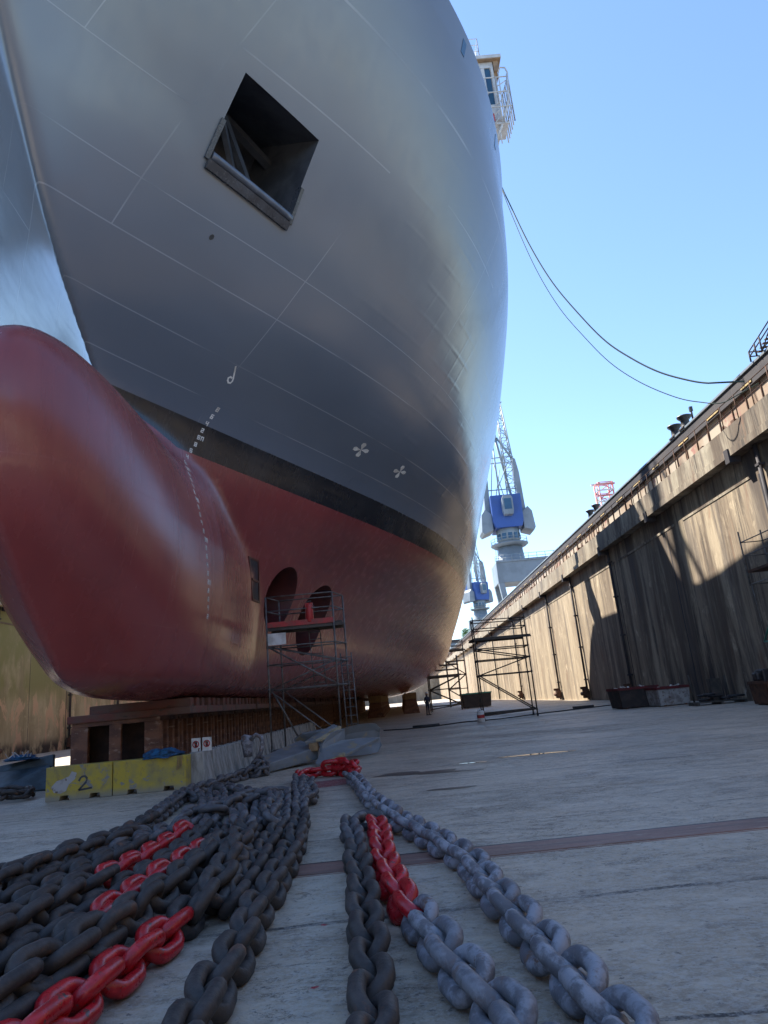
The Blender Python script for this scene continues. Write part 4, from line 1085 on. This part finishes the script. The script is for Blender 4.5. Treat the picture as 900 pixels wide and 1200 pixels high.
    b=MB(); b.tube([(2.3,3,57.5),(2.1,3.4,63)],.16,6); b.bar((1.3,3,57.6),(3.3,3,57.6),.22); b.tube([(.2,0,49),(2.2,3,58)],.05,5); b.bar((1.4,3,54),(2.3,3,55.6),.18); b.build('jib_head',M_['cranelattice'],t,loc=(0,0,DZ))
    return t
quay_crane('tall grey crane with blue machine house on the quay beyond the dock wall',(26.1,140,13),0,13)
c2=quay_crane('farther blue and grey lattice crane seen close to the hull edge',(29.5,226,13),.5,9); c2.scale=(.84,.84,.84)
# red and white lattice tower behind the wall
t=thing('lattice_tower','small red and white lattice tower rising behind the dock wall','tower',(36.6,108,13))
b=MB(); lattice(b,(0,0,0),(.2,0,19.5),2.0,2.3,14,.13)
for k in range(5): b.bar((-1.5,-1.2,11.5+k*1.9),(1.7,-1.2,11.5+k*1.9),.3,.25)
b.build('tower_frame',M_['pinkred'],t)
b=MB()
for k in range(4): b.bar((-1.4,-1.25,12.4+k*1.9),(1.5,-1.25,12.4+k*1.9),.25,.2)
b.bar((-1.8,0,19.4),(1.8,0,19.6),.3); b.build('platforms',M_['whitepaint'],t)
b=MB(); b.tube([(-1.2,0,17),(-4.5,-4,0)],.06,5); b.tube([(-1.0,0,18),(-3.6,-4,0)],.06,5); b.build('stay_cables',M_['cable'],t)
# drums and gear on top of the wall
def winch(lab,x,y,k=1.0):
    t=thing('winch_drum',lab,'winch',(x,y,13.72),0,'dark winch drums on top of the wall')
    b=MB(); b.tube([(0,0,0),(0,0,.10),(0,0,.45),(0,0,.62),(0,0,.68)],[.30*k,.24*k,.22*k,.38*k,.38*k],14); b.build('drum',M_['black'],t)
    b=MB(); b.box(-.3*k,.3*k,-.3*k,.3*k,-.02,.05); b.build('foot_plate',M_['lipdark'],t); return t
winch('nearer of two dark winch drums on top of the right wall',16.3,33.6); winch('farther of two dark winch drums on top of the right wall',16.3,34.9)
winch('nearer of the two small dark drums farther along the right wall top',16.4,50.6,.9); winch('farther of the two small dark drums along the right wall top',16.4,52.2,.9)
b=MB(); b.tube([(0,0,0),(0,0,.7)],.05,8); b.box(-.07,.07,-.07,.07,.5,.75); tag(b.build('short_post',M_['black'],loc=(16.2,32.5,13.72)),'short black post on the right wall beside the winch drums','post')
# steel access frame at the top of the right wall
t=thing('access_tower','dark steel access frame standing on the top right of the dock wall','stair tower',(16.0,25.3,13.72)); t.scale=(.7,.7,.6)
b=MB()
for (x,y,h) in ((0,1.3,.75),(.8,1.3,.75),(0,-1.5,1.5),(.8,-1.5,1.5),(0,0,1.1),(0,.6,.9)): b.tube([(x,y,0),(x,y,h)],.05,6)
for z in (0,.35): b.tube([(0,1.3,.75-z),(0,-1.5,1.5-z)],.045,6)
b.tube([(.8,1.3,.75),(.8,-1.5,1.5)],.045,6);b.tube([(0,1.3,.75),(.8,1.3,.75)],.045,6);b.tube([(0,1.3,.4),(.8,1.3,.4)],.045,6);b.tube([(0,0,0),(0,-1.5,1.2)],.04,6)
b.build('frame',M_['lipdark'],t)
b=MB()
for k in range(7): b.box(0,.8,-1.5+k*.3,-1.3+k*.3,.9-.12*k,.95-.12*k)
b.build('stair_tread',M_['rust'],t)
# mooring cables
for nm,lab,pts in (('mooring_cable','thick dark mooring cable sagging from the ship to the wall top',[(10.15,45.4,41.0),(9.38,36.6,36.5),(9.0,35.0,31.76),(9.38,34.43,28.77),(9.88,33.69,25.51),(10.48,32.79,22.5),(11.23,31.68,19.74),(11.89,30.68,17.62),(12.56,29.69,16.08),(13.19,28.74,14.86),(13.81,27.82,13.95),(14.41,26.93,13.25),(15.22,25.72,12.65)]),
                    ('mooring_cable','thinner lower mooring cable sagging from the ship to the wall',[(10.15,45.4,40.6),(9.3,36.8,36.0),(9.03,34.96,31.27),(9.42,34.37,27.7),(9.93,33.61,24.04),(10.54,32.7,20.95),(11.23,31.67,18.49),(11.9,30.68,16.44),(12.66,29.54,14.75),(13.5,28.29,13.34),(14.1,27.39,12.61),(14.7,26.5,12.15),(15.9,25.9,12.6)])):
    P3=[Vector(p) for p in pts];S=[]
    for i in range(1,len(P3)-2):
        for k in range(6):
            u=k/6;a,b_,c,d=P3[i-1:i+3]
            S.append(.5*((2*b_)+(c-a)*u+(2*a-5*b_+4*c-d)*u*u+(3*b_-a-3*c+d)*u**3))
    S=[P3[0]]+S+[P3[-2],P3[-1]]
    b=MB(); b.tube(S,.038 if 'thick ' in lab else .022,6); tag(b.build(nm,M_['cable']),lab,'cable')
# unseen gantry added on the left quay, only to shade the dock floor
t=thing('added_shade_gantry','huge grey unseen gantry added on the left quay to shade the dock floor','crane',(-31,22,13))
b=MB(); b.box(-52,0,0,25,23,40); b.build('shade_girder',M_['crane'],t)
for (x,y) in ((-2,1),(-2,24),(-50,1),(-50,24)):
    b=MB(); b.box(x-1,x+1,y-.9,y+.9,0,23); b.build('leg',M_['crane'],t)
b=MB(); b.box(-20,-12,-2,0,24,30); b.build('cab',M_['craneblue'],t)
# small building and tree past the far end
t=thing('quay_shed','low grey shed on the quay far beyond the scaffold','building',(27.5,262,13))
b=MB(); b.box(-6,3,0,12,0,7.5); b.build('wall',M_['crane'],t)
b=MB(); b.box(-6.3,3.3,-.3,12.3,7.5,8.1); b.build('roof',M_['lipdark'],t)
for k in range(4): b=MB(); b.box(-5.2+k*2.1,-4+k*2.1,-.06,.02,3.4,5.4); b.build('window',M_['glass'],t)
t=thing('tree','small green tree showing between the far crane and the wall','tree',(23.6,222,13))
b=MB(); b.tube([(0,0,0),(.2,0,2.5),(.0,.2,5.2),(.3,0,7.0)],[.3,.24,.16,.06],8)
for a in range(6): b.tube([(.1,.05,2.6+a*.5),(1.5*math.cos(a*2.1),1.5*math.sin(a*2.1),4+a*.6)],[.09,.03],5)
b.build('trunk',M_['bark'],t)
b=MB(); r=random.Random(5)
for k in range(2600):
    cl=r.randint(0,10); c=Vector((1.6*math.cos(cl*2.3)*(cl%3)/2.,1.6*math.sin(cl*2.3)*(cl%3)/2.,4.2+cl*.35))
    p=c+Vector((r.gauss(0,.6),r.gauss(0,.6),r.gauss(0,.5)));d=Vector((r.gauss(0,1),r.gauss(0,1),r.gauss(0,1))).normalized()*.16;e=d.cross(Vector((r.gauss(0,1),r.gauss(0,1),1))).normalized()*.09
    b.add([p-d,p+e,p+d,p-e],[(0,1,2,3)])
b.build('crown',M_['leaf'],t)
# ------------------------------------------------------------------ anchor chains
D_=.096; PITCH=.247
def link_mesh(name,mat,d=D_,L=None,ring=10,seg=9):
    R=.100; S=(PITCH+d*.9)/2-R+.0     # half straight length
    S=max((PITCH+d)/2-R,.02)+.0
    path=[]
    for k in range(seg+1): a=-math.pi/2+math.pi*k/seg; path.append(Vector((S+R*math.cos(a),R*math.sin(a),0)))
    for k in range(seg+1): a=math.pi/2+math.pi*k/seg; path.append(Vector((-S+R*math.cos(a),R*math.sin(a),0)))
    b=MB(); n=len(path);vs=[]
    for i,p in enumerate(path):
        t=(path[(i+1)%n]-path[i-1]).normalized(); x=Vector((0,0,1)); y=t.cross(x).normalized()
        for k in range(ring): a=2*math.pi*k/ring; vs.append(p+(x*math.cos(a)+y*math.sin(a))*d/2)
    fs=[(i*ring+k,i*ring+(k+1)%ring,((i+1)%n)*ring+(k+1)%ring,((i+1)%n)*ring+k) for i in range(n) for k in range(ring)]
    b.add(vs,fs,True); o=b.build(name,mat); me=o.data; bpy.data.objects.remove(o); return me
LM={k:link_mesh('link_'+k,M_['chain_'+k]) for k in ('dark','grey','mid','red')}
def resample(pts,step):
    P3=[Vector(p) for p in pts]; P3=[P3[0]*2-P3[1]]+P3+[P3[-1]*2-P3[-2]]; S=[]
    for i in range(1,len(P3)-2):
        for k in range(30):
            u=k/30;a,b_,c,d=P3[i-1:i+3]
            S.append(.5*((2*b_)+(c-a)*u+(2*a-5*b_+4*c-d)*u*u+(3*b_-a-3*c+d)*u**3))
    S.append(P3[-2]); out=[S[0]];acc=0
    for a,b_ in zip(S[:-1],S[1:]):
        l=(b_-a).length
        while acc+l>=step:
            t=(step-acc)/l; a=a+(b_-a)*t; out.append(a.copy()); l=(b_-a).length; acc=0
        acc+=l
    return out
def chain(label,pts,mats,group,roll0=45,jit=9,wig=.016,redlabel=True):
    """pts: (x,y,z-lift); mats: list of (fraction end, kind) along the run"""
    t=thing('anchor_chain',label,'chain',(pts[0][0],pts[0][1],0),0,group)
    P3=resample([(p[0],p[1],.118+(p[2] if len(p)>2 else 0)) for p in pts],PITCH)
    n=len(P3)-1; o0=Vector((pts[0][0],pts[0][1],0)); r=random.Random(hash(label)%1000 if False else len(label)*7+n)
    cnt=0
    for i in range(n):
        a,b_=P3[i],P3[i+1]; c=(a+b_)/2+Vector((r.uniform(-wig,wig),r.uniform(-wig,wig),r.uniform(0,.006)))
        x=(b_-a).normalized(); x=(x+Vector((r.uniform(-.06,.06),r.uniform(-.06,.06),r.uniform(-.05,.05)))).normalized()
        s=1 if i%2 else -1; ang=math.radians(roll0*s+r.uniform(-jit,jit)+(90 if False else 0))
        up=Vector((0,0,1)); sd=up.cross(x).normalized(); up=x.cross(sd)
        y=sd*math.cos(ang)+up*math.sin(ang); z=x.cross(y)
        kind=[k for f,k in mats if (i+.5)/n<=f][0]
        o=bpy.data.objects.new('link',LM[kind]); COL.objects.link(o); o.parent=t
        m=Matrix((x,y,z)).transposed().to_4x4(); m.translation=c-o0; o.matrix_local=m
        if kind=='red' and mats[0][1]!='red' or (kind=='red' and len(mats)>1): o['label']='freshly red painted link'
        if kind=='grey' and any(k=='red' for f,k in mats): pass
    return t
G1='flaked rows of anchor chain at the left'
GL='lengths of anchor chain on the floor'
chain('pale grey chain running from the red links towards the bottom right corner',[(-1.12,14.35),(-.87,13.2),(-.48,10.5),(-.02,8.35),(.30,7.2),(.50,6.1),(.60,5.0),(.68,4.3),(.73,3.7),(.80,3.1),(.86,2.4)],[(1,'grey')],GL,roll0=40)
chain('red painted chain lying beside the anchor flukes at the far end',[(-2.20,15.0),(-2.22,15.6),(-1.95,15.95),(-1.55,15.85),(-1.15,15.5),(-1.02,14.9),(-1.10,14.35)],[(1,'red')],GL,jit=16,wig=.03)
chain('loose red painted chain tangled on the far red links',[(-1.75,15.75,.12),(-1.4,15.7,.14),(-1.1,15.3,.14),(-.98,14.9,.1)],[(1,'red')],GL,jit=25,wig=.03)
chain('middle chain, red links turning pale grey towards the bottom',[(-.40,8.75),(-.33,7.9),(-.27,6.95),(-.17,5.9),(-.06,5.25),(.05,4.75),(.14,4.25),(.26,3.8),(.38,3.3),(.48,2.5)],[(.60,'red'),(1,'grey')],GL,roll0=45)
chain('dark chain left of the middle red links, running to the bottom edge',[(-.42,8.95),(-.56,9.05),(-.70,8.7),(-.58,7.6),(-.49,6.65),(-.43,5.9),(-.37,5.3),(-.30,4.5),(-.26,3.9),(-.25,3.4),(-.27,2.6)],[(.3,'mid'),(1,'dark')],GL,roll0=45)
chain('dark chain curving from the far red links to the bottom edge',[(-2.18,15.0),(-2.12,14.4),(-1.98,13.4),(-1.72,11.7),(-1.42,9.7),(-1.28,8.3),(-1.2,7.2),(-1.17,5.8),(-1.13,4.8),(-1.11,4.1),(-1.08,3.4),(-1.05,2.6)],[(.42,'mid'),(1,'dark')],GL,roll0=45)
chain('second grey strand beside the dark curving chain near the far red links',[(-1.92,14.35),(-1.78,13.2),(-1.56,11.9),(-1.62,11.3)],[(1,'mid')],GL,roll0=42)
chain('grey chain leading from the swivel by the concrete blocks to the heap',[(-3.55,18.0,.25),(-3.62,17.6,.08),(-3.8,17.0),(-4.0,16.2),(-4.12,15.3),(-4.22,14.5),(-4.05,13.8),(-3.75,13.2)],[(1,'mid')],GL,jit=18)
chain('short grey chain piled at the foot of the swivel',[(-3.9,17.6),(-3.6,17.3),(-3.35,17.5),(-3.5,17.9,.1),(-3.7,17.7,.2)],[(1,'mid')],GL,jit=25)
# outer row round the left of the heap
chain('outermost dark chain of the heap, curving away to the left edge',[(-4.22,14.1,.02),(-4.15,13.2),(-3.95,12.0),(-3.78,10.6),(-3.75,9.4),(-3.95,8.5),(-4.25,7.7),(-4.35,6.8),(-4.4,5.5)],[(.35,'mid'),(1,'dark')],G1)
rows=[ # x at near end, x mid, top y, kind list, label
 (-4.05,-3.92,-3.55,9.3,'second dark row of the left heap, next to the outermost chain'),
 (-3.72,-3.62,-3.36,9.6,'third dark row of the left heap, without red links'),
 (-3.40,-3.30,-3.12,9.9,'fourth dark row of the left heap, left of the upper red links'),
]
for i,(xa,xm,xt,yt,lab) in enumerate(rows):
    chain(lab,[(xa,3.6),(xm,5.5),(xm+.03,7.0),((xm+xt)/2,8.4),(xt,yt)],[(.85,'dark'),(1,'mid')],G1,roll0=45,jit=11)
chain('row of the left heap ending in the uppermost short run of red links',[(-3.05,3.4),(-2.98,5.0),(-2.93,6.6),(-2.86,7.6),(-2.82,8.6),(-2.80,9.35,.06)],[(.62,'dark'),(1,'red')],G1)
chain('dark row of the left heap between two runs of red links',[(-2.70,3.3),(-2.62,4.8),(-2.55,6.4),(-2.50,8.0),(-2.62,9.6),(-2.85,10.8),(-3.1,12.2),(-3.45,13.4)],[(.6,'dark'),(1,'mid')],G1)
chain('row of the left heap with the long middle run of red links',[(-2.38,3.2),(-2.30,4.3,.02),(-2.24,5.2,.07),(-2.18,6.3,.09),(-2.10,7.6,.08),(-2.15,8.8),(-2.35,10.2),(-2.62,11.6),(-2.95,12.8)],[(.21,'dark'),(.47,'red'),(.65,'dark'),(1,'mid')],G1)
chain('nearest row of the left heap, big red links running off the bottom',[(-2.02,2.7),(-1.93,3.5),(-1.83,4.1),(-1.76,4.7),(-1.68,5.45),(-1.66,6.2),(-1.74,7.2),(-1.84,8.4),(-1.98,9.6),(-2.2,10.9),(-2.5,12.2),(-3.2,13.6),(-3.9,14.4)],[(.225,'red'),(.5,'dark'),(1,'mid')],G1)
chain('dark brown row between the big red links and the curving chain',[(-1.42,5.75),(-1.44,6.6),(-1.50,7.6),(-1.58,8.8),(-1.72,10.0),(-1.85,10.9),(-1.98,11.9,.05)],[(.5,'dark'),(1,'mid')],G1)
chain('dark chain lying on top of the lower left rows',[(-2.85,3.3,.13),(-2.80,4.4,.13),(-2.75,5.6,.13),(-2.72,6.6,.11)],[(1,'dark')],G1,jit=18)
chain('upper layer dark chain between the lower red links',[(-2.30,2.9,.10),(-2.22,3.6,.12),(-2.10,4.3,.13),(-1.98,5.0,.13),(-1.93,6.0,.13),(-1.92,7.0,.12),(-1.95,8.0,.1)],[(1,'dark')],G1,jit=18)
chain('dark chain filling the gap left of the big red links at the bottom',[(-2.26,2.3),(-2.20,3.0),(-2.12,3.7),(-2.05,4.4),(-1.98,5.2)],[(1,'dark')],G1,jit=14)
chain('upper layer brown chain near the end of the big red links',[(-1.55,5.5,.06),(-1.58,6.1,.13),(-1.66,6.9,.15),(-1.78,7.9,.13),(-2.0,8.8,.13),(-2.3,9.7,.12)],[(.7,'dark'),(1,'mid')],G1,jit=22,wig=.03)
chain('upper layer dark chain over the outer left rows',[(-3.88,4.2,.13),(-3.80,5.5,.13),(-3.74,6.9,.12),(-3.6,8.2,.1),(-3.3,9.3,.08)],[(1,'dark')],G1,jit=18)
chain('grey chain coiled across the top of the heap',[(-3.15,9.9,.05),(-2.95,10.5,.1),(-2.7,10.1,.13),(-2.45,10.8,.13),(-2.25,11.4,.1),(-2.0,10.8,.13),(-1.85,10.2,.12),(-1.75,9.4,.13),(-1.62,8.7,.12)],[(1,'mid')],G1,jit=25,wig=.03)
chain('grey chain folded at the far end of the heap',[(-2.9,11.2),(-2.6,11.7,.08),(-2.35,12.1,.06),(-2.12,12.35,.02),(-1.95,12.2,.03)],[(1,'mid')],G1,jit=25,wig=.03)
chain('grey chain between the middle and far rows of the heap',[(-3.0,9.4,.03),(-2.95,10.0,.0),(-3.05,11.0),(-3.35,12.2),(-3.7,13.3)],[(1,'mid')],G1,jit=15)
chain('dark chain lying in a heap at the far left edge',[(-10.8,17.2,.05),(-10.1,17.0,.1),(-9.5,16.9,.06),(-8.9,17.1,.02),(-9.2,17.6,.06),(-9.8,17.7,.1),(-10.6,17.8,.1)],[(1,'dark')],GL,jit=20)
